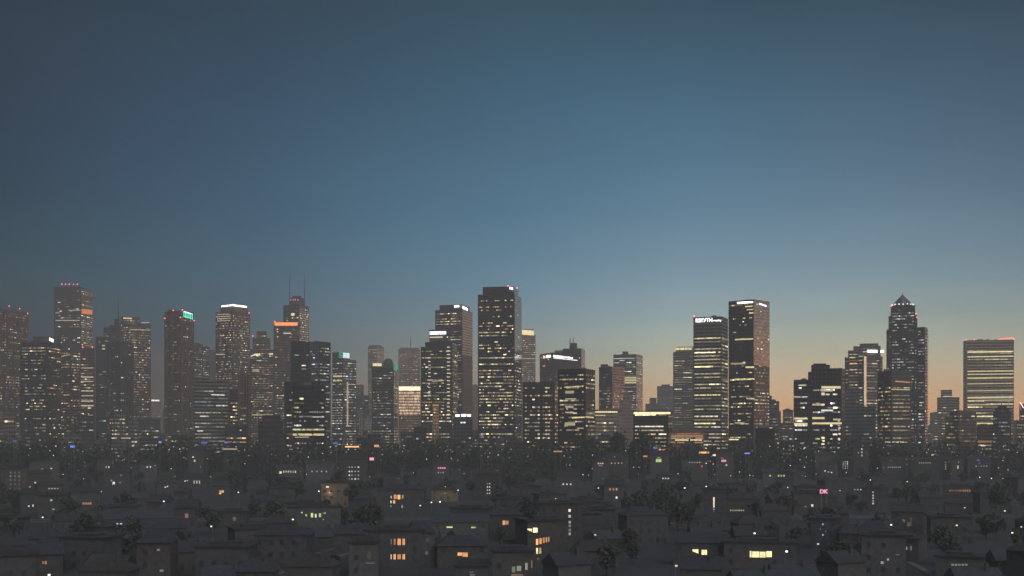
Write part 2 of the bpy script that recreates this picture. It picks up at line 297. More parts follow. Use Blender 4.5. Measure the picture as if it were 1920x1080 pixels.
    for (x, y) in beacons:
        z = z_at(y, D - 1); X = (x - 960) / F * (D - 1); b = MB(); rr = .35 + D / 3200
        for i in range(8):
            for j in range(4):
                def sp_(i, j): th = i * math.pi / 4; ph = j * math.pi / 4; return (X + rr * math.cos(th) * math.sin(ph), D - 1 + rr * math.sin(th) * math.sin(ph), z + rr * math.cos(ph))
                b.quad(sp_(i, j+1), sp_(i+1, j+1), sp_(i+1, j), sp_(i, j))
        bo = b.build('beacon', G('r', 5.5, 0), root, root.location)
        q = MB(); q.box(X - .12, D - 1.12, z - rr - 5, X + .12, D - .88, z - rr * .9); q.build('beacon_mast', steel, root, root.location)
    for (x, y, yb) in masts:
        Dm = D + 8; X = (x - 960) / F * Dm; z1 = z_at(y, Dm); zb = z_at(yb, Dm) - 3; q = MB(); n = 6
        for (r0, r1, a, b2) in ((.9, .6, 0, .5), (.6, .25, .5, 1)):
            za, zc = zb + (z1 - zb) * a, zb + (z1 - zb) * b2
            for i in range(n):
                t0, t1 = i * 2 * math.pi / n, (i+1) * 2 * math.pi / n
                q.quad((X + r0*math.cos(t0), Dm + r0*math.sin(t0), za), (X + r0*math.cos(t1), Dm + r0*math.sin(t1), za), (X + r1*math.cos(t1), Dm + r1*math.sin(t1), zc), (X + r1*math.cos(t0), Dm + r1*math.sin(t0), zc))
        q.build('antenna', steel, root, root.location)
    return root, planes
# ------------------------------------------------------------------ setting
g = MB()
gx = [-3300, -2200, -1200, -600, -300, 0, 300, 600, 1200, 2200, 3300]; gy = [-200, 150, 400, 800, 1300, 2000, 3300]
for i in range(len(gx) - 1):
    for j in range(len(gy) - 1): g.quad((gx[i], gy[j], 0), (gx[i+1], gy[j], 0), (gx[i+1], gy[j+1], 0), (gx[i], gy[j+1], 0))
o = g.build('ground', plain('ground_mix', (.05, .055, .06), .95, .4, .02)); o['kind'] = 'structure'
asph = plain('asphalt', (.05, .05, .052), .85, .2, .5); pave = plain('pavement_stone', (.16, .155, .15), .9, .2, .6)
def road(name, x0, y0, x1, y1, wd):
    a, b_ = Vector((x0, y0)), Vector((x1, y1)); d = (b_ - a).normalized(); n = Vector((-d.y, d.x)); b = MB()
    def strip(o0, o1, z, m): b.quad(*[(p.x, p.y, z) for p in (a + n * o0, b_ + n * o0, b_ + n * o1, a + n * o1)], m)
    strip(wd/2, -wd/2, .004, 0); q = b.build(name, asph); q['kind'] = 'structure'
    for s in (1, -1):
        b = MB(); fp = [a + n * s * wd/2, b_ + n * s * wd/2, b_ + n * s * (wd/2 + 2), a + n * s * (wd/2 + 2)]
        if s < 0: pass
        else: fp = fp[::-1]
        b.prism([(p.x, p.y) for p in fp], 0, .13); q = b.build('pavement', pave); q['kind'] = 'structure'
road('road', 95, 250, 260, 1500, 9); road('road', -400, 470, 420, 520, 8); road('road', -75, 250, -30, 460, 7); road('road', -700, 930, 800, 900, 10)
# ------------------------------------------------------------------ towers, left to right
T = tower
T('office_tower', 'brown ribbed tower with three red roof lights cut by the left edge of the photo', 1700, [(-40, 14, 53, 580), (-30, 8, 42, 700, -60)], 'brown', 'rib', 'mix', 'brown', ribs=True, gain=.8, beacons=[(17, 574), (37, 579), (52, 588)], zones=[(.55, .98, .6)])
T('office_tower', 'dark tower with a white lit rooftop box sign, in front of the ribbed left-edge tower', 1450, [(38, 88, 115, 641), (62, None, 111, 631, 12, 'penthouse')], 'dark', 'grid', 'sparse', 'warm', marks=[(1, 93, 633, 109, 640, 5.5, 'n', 3.0)], zones=[(.85, .95, 1.5), (0, .84, .6)], gain=.7)
T('office_tower', 'tall flat-topped dark tower with a row of red roof lights and a glowing orange band', 2000, [(101, 152, 174, 538)], 'grey', 'grid', 'few', 'brown', lit2='sparse', beacons=[(116, 533), (123, 533), (130, 533), (138, 533), (145, 533)],
  marks=[(1, 153.5, 579, 173, 581, 9, 'O', .6, 'light_band'), (0, 104, 600, 150, 600, 1.6, 'w', .5, 'light_band'), (0, 128, 581, 151, 581, 1.6, 'w', .45, 'light_band'), (0, 104, 586, 112, 586, 1.5, 'w', .4, 'light_band')])
T('office_block', 'dim brown block scattered with lights, below the tall flat-topped left tower', 1600, [(112, 132, 152, 656)], 'brown', 'grid', 'sparse', 'brown', gain=.7, beacons=[], marks=[(0, 113, 668, 131, 664, 1.2, 'y', .5, 'light_band')])
T('office_block', 'narrow block with stacked bright floor strips, below the tall flat-topped left tower', 1550, [(150, None, 178, 653)], 'brown', 'grid', 'sparse', 'brown', beacons=[(155, 651), (173, 651)], gain=.6,
  marks=[(0, 152.5, y, 175, y, 1.9, 'w', e, 'light_strip') for y, e in ((689, .4), (706, .6), (714, .45), (732, .6), (741, .45), (751, .6), (760, .6), (778, .5), (787, .45))])
T('office_tower', 'stepped dark tower with lit window pairs, just left of the fin-fronted tower', 1750, [(179, None, 197, 632), (194, None, 213, 614, 30), (182, None, 212, 660, -25)], 'dark', 'grid', 'few', 'mix', gain=.7,
  marks=[(0, 209 - 18, y, 215 - 18, y, 2.2, 'y', .5, 'light_strip') for y in (647, 653, 662, 668, 679, 686)])
T('office_tower', 'dark tower with pale upright fins and one mast, in front of the brown stepped-top tower', 1500, [(200, 224, 251, 640), (205, None, 226, 610, 10), (214, None, 224, 598, 14, 'penthouse'), (208, None, 243, 725, -180)], 'grey', 'rib', 'sparse', 'cool', lit2='few', ribs=True, gain=.55, masts=[(222, 553, 600)], zones=[(.5, 1, .4)])
T('office_tower', 'broad brown tower with a lit top storey stepping down on its right', 1800, [(224, 240, 283, 606), (226, 230, 262, 594, 8)], 'brown', 'grid', 'dots', 'brown', gain=.65, marks=[(2, 231, 595, 247, 596, 2.6, 'y', .6, 'light_band'), (1, 243, 617, 282, 618, 1.8, 'w', .4, 'light_band'), (1, 266, 604, 280, 604, 1.5, 'w', .5, 'light_band')])
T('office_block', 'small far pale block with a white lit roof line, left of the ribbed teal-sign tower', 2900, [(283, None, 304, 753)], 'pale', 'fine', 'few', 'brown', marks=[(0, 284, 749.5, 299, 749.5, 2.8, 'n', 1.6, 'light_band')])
T('office_tower', 'ribbed brown tower with a teal rooftop sign and red corner lights', 1600, [(308, 338, 364, 583), (314, None, 330, 580, 14, 'roof_box', 'none', 583)], 'brown', 'rib', 'few', 'brown', ribs=True, gain=.5,
  beacons=[(309, 597), (338, 595), (325, 582), (342, 581), (364, 601)], marks=[(1, 343.5, 584, 362, 591, 8.5, 't', 1.1), (1, 345, 583, 361, 588.5, 1.6, 'c', 2.0), (1, 345, 592.5, 361, 597, 1.8, 't', 2.2)])
T('office_tower', 'slim dark tower speckled with lights, right of the ribbed teal-sign tower', 2100, [(364, None, 380, 645), (379, None, 393, 650, 20)], 'grey', 'grid', 'dots', 'brown', gain=.6)
T('office_tower', 'slim pale windowless shaft pressed against the left side of the white-crowned tower', 2300, [(392, None, 405, 657)], 'blue', 'rib', 'none', ribs=True)
T('office_tower', 'tall brown tower wearing a bright white light strip across its crown', 1850, [(404, 436, 469, 584), (413, 440, 465, 574, 8, 'crown')], 'brown', 'grid', 'dots', 'brown', gain=.75, beacons=[(467, 587)],
  marks=[(1, 437, 570.5, 463, 574, 3.2, 'n', 3.0), (0, 415, 573, 437, 570.5, 3.0, 'n', 2.6)] + [(0, 407, y, 430, y - .8, 1.4, 'w', .5, 'light_band') for y in (589, 593, 597, 601)] + [(0, 405, 663.5, 421, 663.5, 1.6, 'w', .6, 'light_band')], zones=[(.6, .9, .8)])
T('office_block', 'low greenish glass block with long lit floors, below the white-crowned tower', 1250, [(362, None, 430, 713), (362, None, 392, 706, 15, 'penthouse')], 'green', 'band', 'rows', 'cool', gain=.36, marks=[(0, 396, 739, 421, 740, 1.8, 'n', .8, 'light_strip'), (0, 370, 807, 381, 807, 2, 'n', .7, 'light_strip')])
T('office_tower', 'dark sliver of tower with bright window columns, right of the greenish glass block', 1300, [(430, None, 447, 731)], 'dark', 'grid', 'dots', 'warm')
T('office_tower', 'slim plain brown shaft in front of the white-crowned tower', 1200, [(446, None, 470, 702)], 'brown', 'rib', 'few', 'brown', ribs=True, gain=.5)
T('office_tower', 'brown tower tapering in steps with a yellow lit sign near its shoulder', 1950, [(469, None, 514, 655), (474, None, 507, 634, 6), (481, None, 500, 621, 12)], 'brown', 'grid', 'mix', 'brown', gain=.65,
  marks=[(0, 478, 663, 488, 663, 4, 'y', .9), (0, 470, 667, 478, 664, 2, 'n', 1.2), (0, 505, 662, 512, 662, 3.5, 'w', .8, 'light_band'), (0, 473, 692, 486, 692, 5, 'y', .3, 'light_band'), (0, 472, 777, 512, 777, 1.6, 'y', .5, 'light_band')], beacons=[(474, 630)])
T('office_tower', 'brown tower capped by a wide glowing orange band', 1750, [(513, None, 558, 609), (515, None, 557, 604, 4, 'crown')], 'brown', 'fine', 'dots', 'brown', gain=.55, marks=[(0, 515, 604.5, 557.5, 604.5, 6, 'O', 1.3, 'light_band'), (0, 531, 624, 546, 624, 1.8, 'n', .7, 'light_band')], beacons=[(515, 603)], zones=[(.6, 1, .35)])
T('office_tower', 'tall tower with twin roof antennas and a rosy drum crown', 2000, [(531, 561, 579, 571), (542, None, 570, 559, 14, 'crown'), (548, None, 565, 555, 20, 'roof_box', 'none', 559)], 'grey', 'grid', 'few', 'brown', lit2='dots', gain=.9, masts=[(543, 514, 571), (571, 512, 571)],
  marks=[(0, 546, 587, 552, 587, 5, 'y', .9, 'light_band'), (0, 556, 595, 560, 594.5, 1.5, 'w', .8, 'light_band')] + [(0, x, 561, x + 1.3, 561, 2.5, 'p', .8, 'light') for x in (544, 549, 553, 558)], zones=[(.5, .95, 2)])
T('office_tower', 'bulky windowless dark slab in front of the twin-antenna tower', 1300, [(545, None, 581, 640), (533, None, 600, 716, -120)], 'dark', 'glass', 'few', 'mix', gain=.6)
T('office_tower', 'slate grey tower with a blank upper front and a speckled dark right side', 1400, [(577, 598, 620, 640)], 'blue', 'rib', 'few', 'cool', col2='dark', lit2='mix', gain=.6, zones=[(.0, .6, 1.3)])
T('office_block', 'black foreground block with two long lit floors near its foot, under the slate grey tower', 1000, [(548, None, 610, 722)], 'dark', 'glass', 'sparse', 'mix', gain=.7,
  marks=[(0, 549, 804, 608, 804, 2.6, 'y', .45, 'light_strip'), (0, 549, 813, 608, 813, 3.8, 'y', .5, 'light_strip'), (0, 553, 819, 580, 819, 1.4, 'w', .5, 'light_strip'), (0, 586, 781, 608, 781, 1.6, 'n', .6, 'light_strip')])
T('office_tower', 'glassy tower crowned in teal with a bright green-white corner', 1700, [(623, 643, 668, 674), (623, 643, 656, 660, 3, 'crown')], 'green', 'grid', 'mix', 'cool', gain=.75,
  marks=[(0, 624, 660.5, 642.5, 659.5, 11.5, 't', .25, 'crown_panel'), (1, 643.5, 661, 655.5, 662, 10, 'c', 1.0), (0, 625, 704, 641, 704, 3, 'y', .55, 'light_strip'), (0, 625, 712, 641, 712, 3, 'y', .45, 'light_strip'), (1, 650.5, 716, 653, 716, 84, 'm', .42, 'light_strip')])
T('office_block', 'small dark block tapering beside the teal-crowned tower', 2300, [(668, None, 682, 722), (681, None, 692, 741)], 'grey', 'grid', 'sparse', 'brown', gain=.5)
T('chimney', 'slim pale pillar standing low between the teal-crowned and dome-topped towers', 1500, [(674, None, 680, 769)], 'pale', 'rib', 'none', cat='pillar')
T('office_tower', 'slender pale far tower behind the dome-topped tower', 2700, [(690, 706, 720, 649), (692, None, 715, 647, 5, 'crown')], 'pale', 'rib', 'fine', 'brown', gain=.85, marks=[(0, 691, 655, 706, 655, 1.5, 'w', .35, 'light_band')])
r_, pl_ = T('office_tower', 'dark tower topped by a small dome, a yellow box and a teal panel', 1600, [(697, 738, 746, 690), (698, None, 717, 680, 8, 'penthouse')], 'grey', 'fine', 'mix', 'mix', gain=.5, marks=[(0, 699, 681, 715.5, 681, 5.5, 'y', .75, 'light_band'), (1, 738.5, 682, 745, 684, 12, 't', .3, 'crown_panel')])
D_ = 1612; c_ = ((728 - 960) / F * D_, D_); zb_ = z_at(690, D_) - 1; b = MB(); rr = 10 / F * D_; n = 14
prof = [(1, 0), (1, .35), (.92, .62), (.7, .85), (.38, .97), (.02, 1.0)]; hh = z_at(672, D_) - zb_
for (r0, h0), (r1, h1) in zip(prof, prof[1:]):
    for i in range(n):
        t0, t1 = i*2*math.pi/n, (i+1)*2*math.pi/n
        b.quad(*[(c_[0] + rr*r*math.cos(t), c_[1] + rr*r*math.sin(t), zb_ + hh*h) for r, h, t in ((r0,h0,t0),(r0,h0,t1),(r1,h1,t1),(r1,h1,t0))])
b.build('dome', plain('dome_metal', (.1, .11, .11), .5), r_, r_.location)
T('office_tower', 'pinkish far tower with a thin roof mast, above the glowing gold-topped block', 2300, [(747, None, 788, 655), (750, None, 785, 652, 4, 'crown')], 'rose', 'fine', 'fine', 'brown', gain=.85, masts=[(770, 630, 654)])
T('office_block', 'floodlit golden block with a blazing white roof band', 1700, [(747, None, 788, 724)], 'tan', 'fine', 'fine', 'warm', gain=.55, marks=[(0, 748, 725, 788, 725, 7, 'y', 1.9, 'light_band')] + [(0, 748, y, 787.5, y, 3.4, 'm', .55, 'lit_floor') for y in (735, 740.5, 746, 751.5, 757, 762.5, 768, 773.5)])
T('office_tower', 'tall dark tower with two white roof signs and a rosy right side', 1700, [(816, 867, 886, 580), (816, 867, 886, 665, -.15, 'wing_or_dark_skin', 'none', None, 'brown'), (824, 868, 881, 571, 5, 'penthouse', 'none', 580)], 'dark', 'grid', 'sparse', 'warm', col2='pink', lit2='none', gain=.8, marks=[(0, 851.5, 573, 861, 572, 3.6, 'n', 3.0), (1, 867.5, 573.5, 877, 578, 4.6, 'n', 3.0)], zones=[(.4, .8, 1.4)])  # thin added skin darkens the lower right face where the rosy reflection ends
T('office_tower', 'chamfered dark tower with a wide white roof sign, left of the rosy-sided tower', 1400, [(789, 848, 858, 650), (797, 848, 857, 641, 4), (805, None, 838, 618, 10, 'penthouse', 'none', 641)], 'dark', 'grid', 'sparse', 'warm', gain=.9,
  marks=[(0, 806, 622, 836, 621.3, 5, 'n', 3.2), (0, 806, 631.5, 830, 631, 2, 'w', .8, 'light_band')] + [(0, 803, y, 807, y, 1.6, 'w', .7, 'light') for y in range(670, 745, 7)] + [(0, 838, y, 843.5, y, 1.6, 'w', .8, 'light') for y in range(650, 790, 7)] + [(0, 810, 714, 832, 713, 1.5, 'w', .5, 'light_band')])
T('office_block', 'narrow reddish lit block against the foot of the chamfered tower', 1250, [(811, None, 823, 758)], 'tan', 'fine', 'fine', 'brown', gain=.5, marks=[(0, 811.5, 759, 822.5, 759, 1.5, 'o', .6, 'light_band')] + [(0, 811.5, y, 822.5, y, 1.2, 'o', .2, 'light_band') for y in range(764, 795, 5)])
T('office_block', 'low block with three white lit panels on its roof edge, right of the chamfered tower', 1150, [(850, None, 886, 783), (852, None, 884, 776, 3, 'penthouse', 'none', 783)], 'grey', 'grid', 'few', 'cool', gain=.6, marks=[(0, 854, 777, 862, 777, 4.2, 'n', 2.2), (0, 865, 776.5, 874, 776.5, 4.4, 'n', 2.6), (0, 876, 777, 883, 777, 4, 'n', 2.2)])
T('office_block', 'far brown sliver block between the rosy-sided and the tallest central tower', 2600, [(885, None, 896, 722)], 'tan', 'fine', 'none')
T('office_tower', 'tallest central dark glass tower with a slanted roof sign and scattered yellow windows', 1400, [(896, 965, 978, 551), (905, 964, 972, 537, 6, 'penthouse', 'none', 551)], 'dark', 'glass', 'mix', 'warm', col2='blue', lit2='few', gain=1.0, beacons=[(969, 540), (952, 536)], marks=[(0, 955, 537.5, 962, 538.5, 5, 'c', 1.6)], zones=[(.62, .97, .5), (.48, .62, 1.2), (.25, .45, 1.5)])
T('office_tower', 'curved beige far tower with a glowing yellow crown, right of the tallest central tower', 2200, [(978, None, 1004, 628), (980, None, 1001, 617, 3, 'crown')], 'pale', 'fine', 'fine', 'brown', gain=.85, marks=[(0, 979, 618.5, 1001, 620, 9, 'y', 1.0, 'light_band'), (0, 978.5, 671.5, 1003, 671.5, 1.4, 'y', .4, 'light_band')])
T('office_tower', 'dark stepped tower with a boxy crown and two thin masts', 2000, [(1055, 1090, 1097, 653), (1050, None, 1070, 658, 8), (1068, None, 1082, 643, 12, 'penthouse', 'none', 653)], 'grey', 'glass', 'few', 'mix', col2='pale', lit2='none', masts=[(1069, 630, 644), (1075, 631, 644)])
T('office_tower', 'blunt tower ringed by bright white roof lights with an orange emblem at its corner', 1550, [(1012, 1035, 1085, 661), (1040, None, 1056, 657, 14, 'penthouse', 'none', 661)], 'rose', 'glass', 'few', 'mix', col2='grey', lit2='few',
  marks=[(0, 1018, 667, 1022, 667, 5, 'o', 1.5, 'emblem'), (0, 1024, 666, 1032, 665.5, 5, 'n', 2.4), (1, 1037.5, 665.5, 1058, 668, 4, 'n', 2.8), (1, 1059.5, 668, 1062, 668.5, 3.5, 'n', 2.0), (1, 1063, 668.5, 1074, 670, 3, 'n', 2.2), (1, 1038, 670.5, 1083, 675, 1.4, 'n', 1.4)])
T('office_block', 'broad dark speckled block between the tallest tower and the black stepped block', 1150, [(980, 1040, 1056, 716)], 'dark', 'grid', 'dots', 'warm', gain=.65)
T('office_tower', 'black gabled block with a few long lit floors, in front of the blunt ringed tower', 1050, [(1046, 1098, 1116, 691)], 'dark', 'glass', 'sparse', 'warm', gain=.6,
  marks=[(0, 1058, 725, 1094, 723, 2, 'y', .45, 'light_strip'), (0, 1060, 733, 1076, 732.5, 5, 'y', .3, 'light_strip'), (0, 1060, 747, 1080, 747, 1.8, 'w', .45, 'light_strip'), (0, 1060, 761, 1075, 761, 4, 'w', .35, 'light_strip'), (0, 1060, 772, 1075, 772, 2.5, 'w', .5, 'light_strip'), (0, 1072, 782, 1096, 781, 2.5, 'y', .6, 'light_strip'), (1, 1098.5, 780.5, 1112, 781.5, 2.2, 'y', .5, 'light_strip'), (0, 1059, 792, 1078, 792, 6, 'y', .3, 'light_strip'), (0, 1082, 802, 1094, 802, 2, 'w', .4, 'light_strip')])
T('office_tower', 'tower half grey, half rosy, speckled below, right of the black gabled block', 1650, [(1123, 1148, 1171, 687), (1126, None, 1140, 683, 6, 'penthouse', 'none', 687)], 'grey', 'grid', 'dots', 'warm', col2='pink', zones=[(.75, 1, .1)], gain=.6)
T('office_tower', 'greyish tower with thin bright floors and one glowing yellow patch', 2000, [(1150, 1193, 1205, 664), (1167, None, 1178, 659, 8, 'penthouse', 'none', 664)], 'green', 'band', 'rows', 'cool', col2='pale', lit2='fine', gain=.85,
  marks=[(0, 1165, 706.5 + i * 4.6, 1193, 706.5 + i * 4.6, 3.4, 'y', .5, 'light_strip') for i in range(3)] + [(0, 1152, 672, 1190, 671, 1.3, 'c', .6, 'light_strip')])
T('office_block', 'beige low block with a curved bright yellow floor strip', 1200, [(1115, None, 1158, 768)], 'pale', 'fine', 'dots', 'warm', gain=.7, marks=[(0, 1116, 771.5, 1158, 771.5, 2, 'y', .9, 'light_strip'), (0, 1116, 778, 1135, 778, 1.8, 'w', .5, 'light_strip')])
T('office_block', 'rosy gridded block stepping up to a small pointed turret, no lights on', 1300, [(1154, None, 1188, 771), (1161, None, 1184, 750, 6), (1168, None, 1180, 738, 10), (1173, None, 1177, 730, 12)], 'rose', 'fine', 'none')
T('office_block', 'low wide office block outlined by a bright yellow top floor', 1150, [(1187, 1253, 1261, 770)], 'dark', 'glass', 'bands', 'warm', lit2='none', gain=.9, marks=[(0, 1188, 772.5, 1257, 772.5, 4, 'y', 1.0, 'light_strip')])
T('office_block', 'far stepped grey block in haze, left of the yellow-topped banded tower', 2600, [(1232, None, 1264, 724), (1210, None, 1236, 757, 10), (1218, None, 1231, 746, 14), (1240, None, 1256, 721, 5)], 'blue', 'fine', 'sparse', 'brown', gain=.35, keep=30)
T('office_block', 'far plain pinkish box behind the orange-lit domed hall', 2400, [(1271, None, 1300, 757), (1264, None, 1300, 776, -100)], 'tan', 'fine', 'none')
T('office_tower', 'far tower of lit rows with a yellow lit roof box, left of the lettered tower', 1900, [(1262, None, 1300, 660), (1267, None, 1300, 650, 4, 'penthouse', 'none', 660)], 'green', 'band', 'rows', 'warm', gain=.6, marks=[(0, 1267, 652, 1298, 651.5, 4.5, 'y', .65, 'light_band')])
rt, pt = T('office_tower', 'wide tower of stacked yellow floor bands under white rooftop lettering', 1250, [(1300, 1353, 1365, 593)], 'green', 'band', 'bands', 'warm', lit2='rows', gain=.9, beacons=[(1301.5, 593)], zones=[(.9, 1, 0), (.8, .9, .6), (.25, .6, 1.0)])
def lettering(root, plane, txt, x0, yb, hpx, wpx, hue, e):
    A, B2, nn = plane; n3 = Vector((nn.x, nn.y, 0)); P = Vector((A.x, A.y)) + nn * .45; p = hit(x0, yb, P, n3); q = hit(x0 + wpx, yb, P, n3); d = (B2 - A).normalized()
    cu = bpy.data.curves.new('lettering', 'FONT'); cu.body = txt; cu.extrude = .15; cu.offset = .02; tmp = bpy.data.objects.new('t', cu); COL.objects.link(tmp); bpy.context.view_layer.update()
    dg = bpy.context.evaluated_depsgraph_get(); me = bpy.data.meshes.new_from_object(tmp.evaluated_get(dg)); bpy.data.objects.remove(tmp)
    xs = [v.co.x for v in me.vertices]; ys = [v.co.y for v in me.vertices]; sx = (q - p).length / (max(xs) - min(xs)); sy = (hpx / F * p.y) / (max(ys) - min(ys)); mx_, my_ = min(xs), min(ys)
    for v in me.vertices: v.co = (( v.co.x - mx_) * sx, -v.co.z * 1.0, (v.co.y - my_) * sy)
    me.materials.clear(); me.materials.append(G(hue, e, 0)); o = bpy.data.objects.new('lettering', me); COL.objects.link(o); o.parent = root; o.location = p - root.location; o.rotation_euler = (0, 0, math.atan2(d.y, d.x))
    return o
lettering(rt, pt[0], 'RSKVTN', 1304.5, 604.8, 7.6, 31, 'n', 3.0); lettering(rt, pt[0], 'realty', 1337, 604, 5.0, 16, 'c', 2.6)
T('office_tower', 'tall corner tower with two white roof signs and a rosy gridded right side', 1300, [(1366, 1413, 1443, 561), (1366, 1413, 1443, 684, -.15, 'wing_or_dark_skin', 'none', None, 'grey')], 'dark', 'glass', 'sparse', 'warm', col2='pink', lit2='fine', gain=.9, zones=[(.45, .97, .35)],  # second volume is an added skin: darker lower reflection put into its grey side
  marks=[(0, 1382, 566.5, 1411.5, 564.5, 3.2, 'n', 3.2), (1, 1424, 568.2, 1437, 572.5, 2.6, 'c', 2.4), (0, 1397, 574, 1411, 573, 2, 'y', .7, 'light_strip'), (0, 1400, 580, 1412, 579, 2, 'y', .55, 'light_strip'), (0, 1404, 586, 1412, 585.5, 2, 'y', .8, 'light_strip'), (0, 1378, 635.5, 1412, 634, 2.6, 'y', .5, 'light_strip'), (0, 1370, 680.5, 1397, 680, 3, 'y', .3, 'light_strip'), (0, 1398, 687, 1414, 687, 3, 'y', .7, 'light_strip'), (0, 1377, 710, 1414, 709, 3, 'y', .65, 'light_strip'), (0, 1378, 792, 1396, 792, 2, 'y', .4, 'light_strip'), (0, 1400, 746, 1414, 746, 2.5, 'w', .7, 'light_strip'), (0, 1363 + 4, 823, 1385, 823, 2.2, 'y', .9, 'light_strip')])
T('office_block', 'grey mid-rise with faint lights in the shadow of the tall corner tower', 1500, [(1440, None, 1461, 752), (1431, None, 1447, 742, 20), (1455, None, 1464, 771)], 'grey', 'fine', 'sparse', 'brown', gain=.5)
rh_, ph_ = T('hall', 'wide low hall washed in orange light with a shallow domed roof', 1100, [(1254, None, 1320, 811.5)], 'tan', 'fine', 'none', cat='hall', marks=[(0, 1266, 824, 1316, 824, 2, 'y', .8, 'light_strip'), (0, 1258, 816, 1318, 816, 3, 'o', .3, 'lit_floor'), (0, 1258, 821, 1318, 821, 1.2, 'w', .5, 'light_strip'), (0, 1258, 829, 1318, 829, 1.5, 'o', .4, 'light_strip'), (0, 1270, 813, 1312, 812.5, 1.2, 'o', .3, 'light_strip')])
A, B2, nn = ph_[0]; b = MB(); dd = B2 - A; zt = z_at(811.5, 1100) + .05; hh = 4.6; n = 16; bk = -nn * 34
for i in range(n):
    f0, f1 = i / n, (i + 1) / n; h0, h1 = hh * math.sin(math.pi * f0) ** .7, hh * math.sin(math.pi * f1) ** .7; p, q = A + dd * f0, A + dd * f1
    b.quad((p.x, p.y, zt + h0), (q.x, q.y, zt + h1), (q.x + bk.x, q.y + bk.y, zt + h1), (p.x + bk.x, p.y + bk.y, zt + h0)); b.quad((p.x, p.y, zt), (q.x, q.y, zt), (q.x, q.y, zt + h1), (p.x, p.y, zt + h0))
b.build('roof', plain('copper_roof', (.24, .14, .09), .6), rh_, rh_.location)
T('office_block', 'unlit dark low block at the foot of the tall corner tower', 1000, [(1416, 1452, 1461, 803)], 'dark', 'glass', 'few', 'mix', gain=.5)
T('office_block', 'small far block on the orange horizon, left of the stepped black block', 1900, [(1468, None, 1487, 768), (1452, None, 1490, 793, -200)], 'grey', 'band', 'mix', 'brown', gain=.5)
T('office_tower', 'stepped black block with big bright windows and a rounded top', 1000, [(1488, None, 1516, 712), (1515, None, 1523, 697, 2), (1521, 1578, 1584, 690, 0), (1521, None, 1556, 684, 10, 'penthouse', 'none', 690), (1525, None, 1549, 681.5, 14, 'penthouse', 'none', 690)], 'dark', 'grid', 'sparse', 'cool', lit2='none', gain=1.1, zones=[(.82, 1, 0)],
  marks=[(2, 1540, 724, 1576, 724, 4.5, 'y', .6), (2, 1540, 731, 1561, 731, 3, 'w', .5), (2, 1540, 736, 1546, 736, 5, 'w', .8), (0, 1497, 721, 1512, 721, 2.5, 'w', .5), (0, 1498, 726, 1503, 726, 3, 'n', .9), (0, 1489, 743, 1514, 743, 2.5, 'n', .45), (2, 1540, 757, 1546, 757, 3.5, 'w', .8), (2, 1523, 757, 1540, 757, 3.5, 'y', .35), (2, 1540, 768, 1562, 768, 3, 'n', .8), (2, 1523, 782, 1546, 782, 4, 'y', .5), (0, 1489, 783, 1514, 783, 3.5, 'y', .6), (2, 1523, 792, 1578, 792, 3.5, 'y', .6), (0, 1489, 793, 1514, 793, 4, 'y', .6), (2, 1562, 785, 1576, 785, 3, 'y', .4), (2, 1540, 819, 1546, 819, 4, 'y', .8), (2, 1540, 825, 1546, 825, 3.5, 'y', .8), (2, 1540, 831, 1546, 831, 3, 'y', .8), (2, 1572, 801, 1576, 801, 3, 'w', .8), (2, 1572, 812, 1576, 812, 3, 'w', .8), (2, 1572, 823, 1576, 823, 3, 'w', .8)])
for o_ in list(bpy.data.objects):
    if o_.name.startswith('sign') and o_.parent and o_.parent.get('label', '').startswith('stepped black block'): o_.name = 'lit_window'
T('office_tower', 'blue-grey tower with a curved roof, a white box sign and a lit vertical seam', 1450, [(1584, 1619, 1655, 667), (1590, None, 1610, 657, 8), (1600, None, 1651, 649, 14), (1612, None, 1647, 644, 18, 'crown', 'none', 649)], 'green', 'band', 'rows', 'warm', gain=.8,
  marks=[(1, 1627, 656, 1657.5, 656.5, 5, 'n', 3.0), (1, 1620.5, 668, 1624.5, 668, 92, 'm', .6, 'light_strip'), (0, 1586, 669, 1618, 667, 1.6, 'w', .5, 'light_strip')])
T('office_block', 'plain grey slab at the foot of the curved-roof tower', 1250, [(1583, None, 1612, 728), (1612, None, 1642, 762, -30)], 'blue', 'band', 'few', 'mix', gain=.5)
rp, pp = T('office_tower', 'tall dark tower ending in a lit glass pyramid', 1550, [(1670, None, 1716, 573), (1666, None, 1720, 592, 6), (1662, None, 1722, 617, 12), (1719, 1734, 1739, 613, 14)], 'dark', 'glass', 'sparse', 'cool', gain=.7, beacons=[(1671, 574), (1718, 588), (1719, 595)], zones=[(.35, .9, .8)])
D_ = 1570; zb_ = z_at(573, D_); za_ = z_at(552, D_); cx_ = (1692 - 960) / F * D_; hw = 19 / F * D_; b = MB(); rim = []
for i in range(8):
    t = math.pi / 8 + i * math.pi / 4; rim.append((cx_ + hw * math.cos(t) * 1.05, D_ + hw * math.sin(t), zb_))
for i in range(8):
    a, c = rim[i], rim[(i+1) % 8]; b.quad(a, c, (cx_ + .1, D_, za_), (cx_ - .1, D_, za_))
b.build('pyramid_roof', plain('pyramid_glass', (.22, .23, .24), .25, .15, metal=.5), rp, rp.location)
for i in range(8):
    a, c = Vector(rim[i]), Vector(rim[(i+1) % 8])
    for f in (.2, .7):
        p = a.lerp(c, f); pane(rp, p + Vector((0, 0, .8)) - (Vector((cx_, D_, zb_)) - p).normalized() * .5, (1, 0), 1.3, 1.6, G('n', 1.6), 'roof_light', 1.2)
b = MB(); b.box(cx_ - .2, D_ - .2, za_ - .5, cx_ + .2, D_ + .2, za_ + 5); b.build('finial', steel, rp, rp.location)
b = MB()   # open balconies stacked up the right edge of the pyramid tower
A, B2, nn = pp[-1]
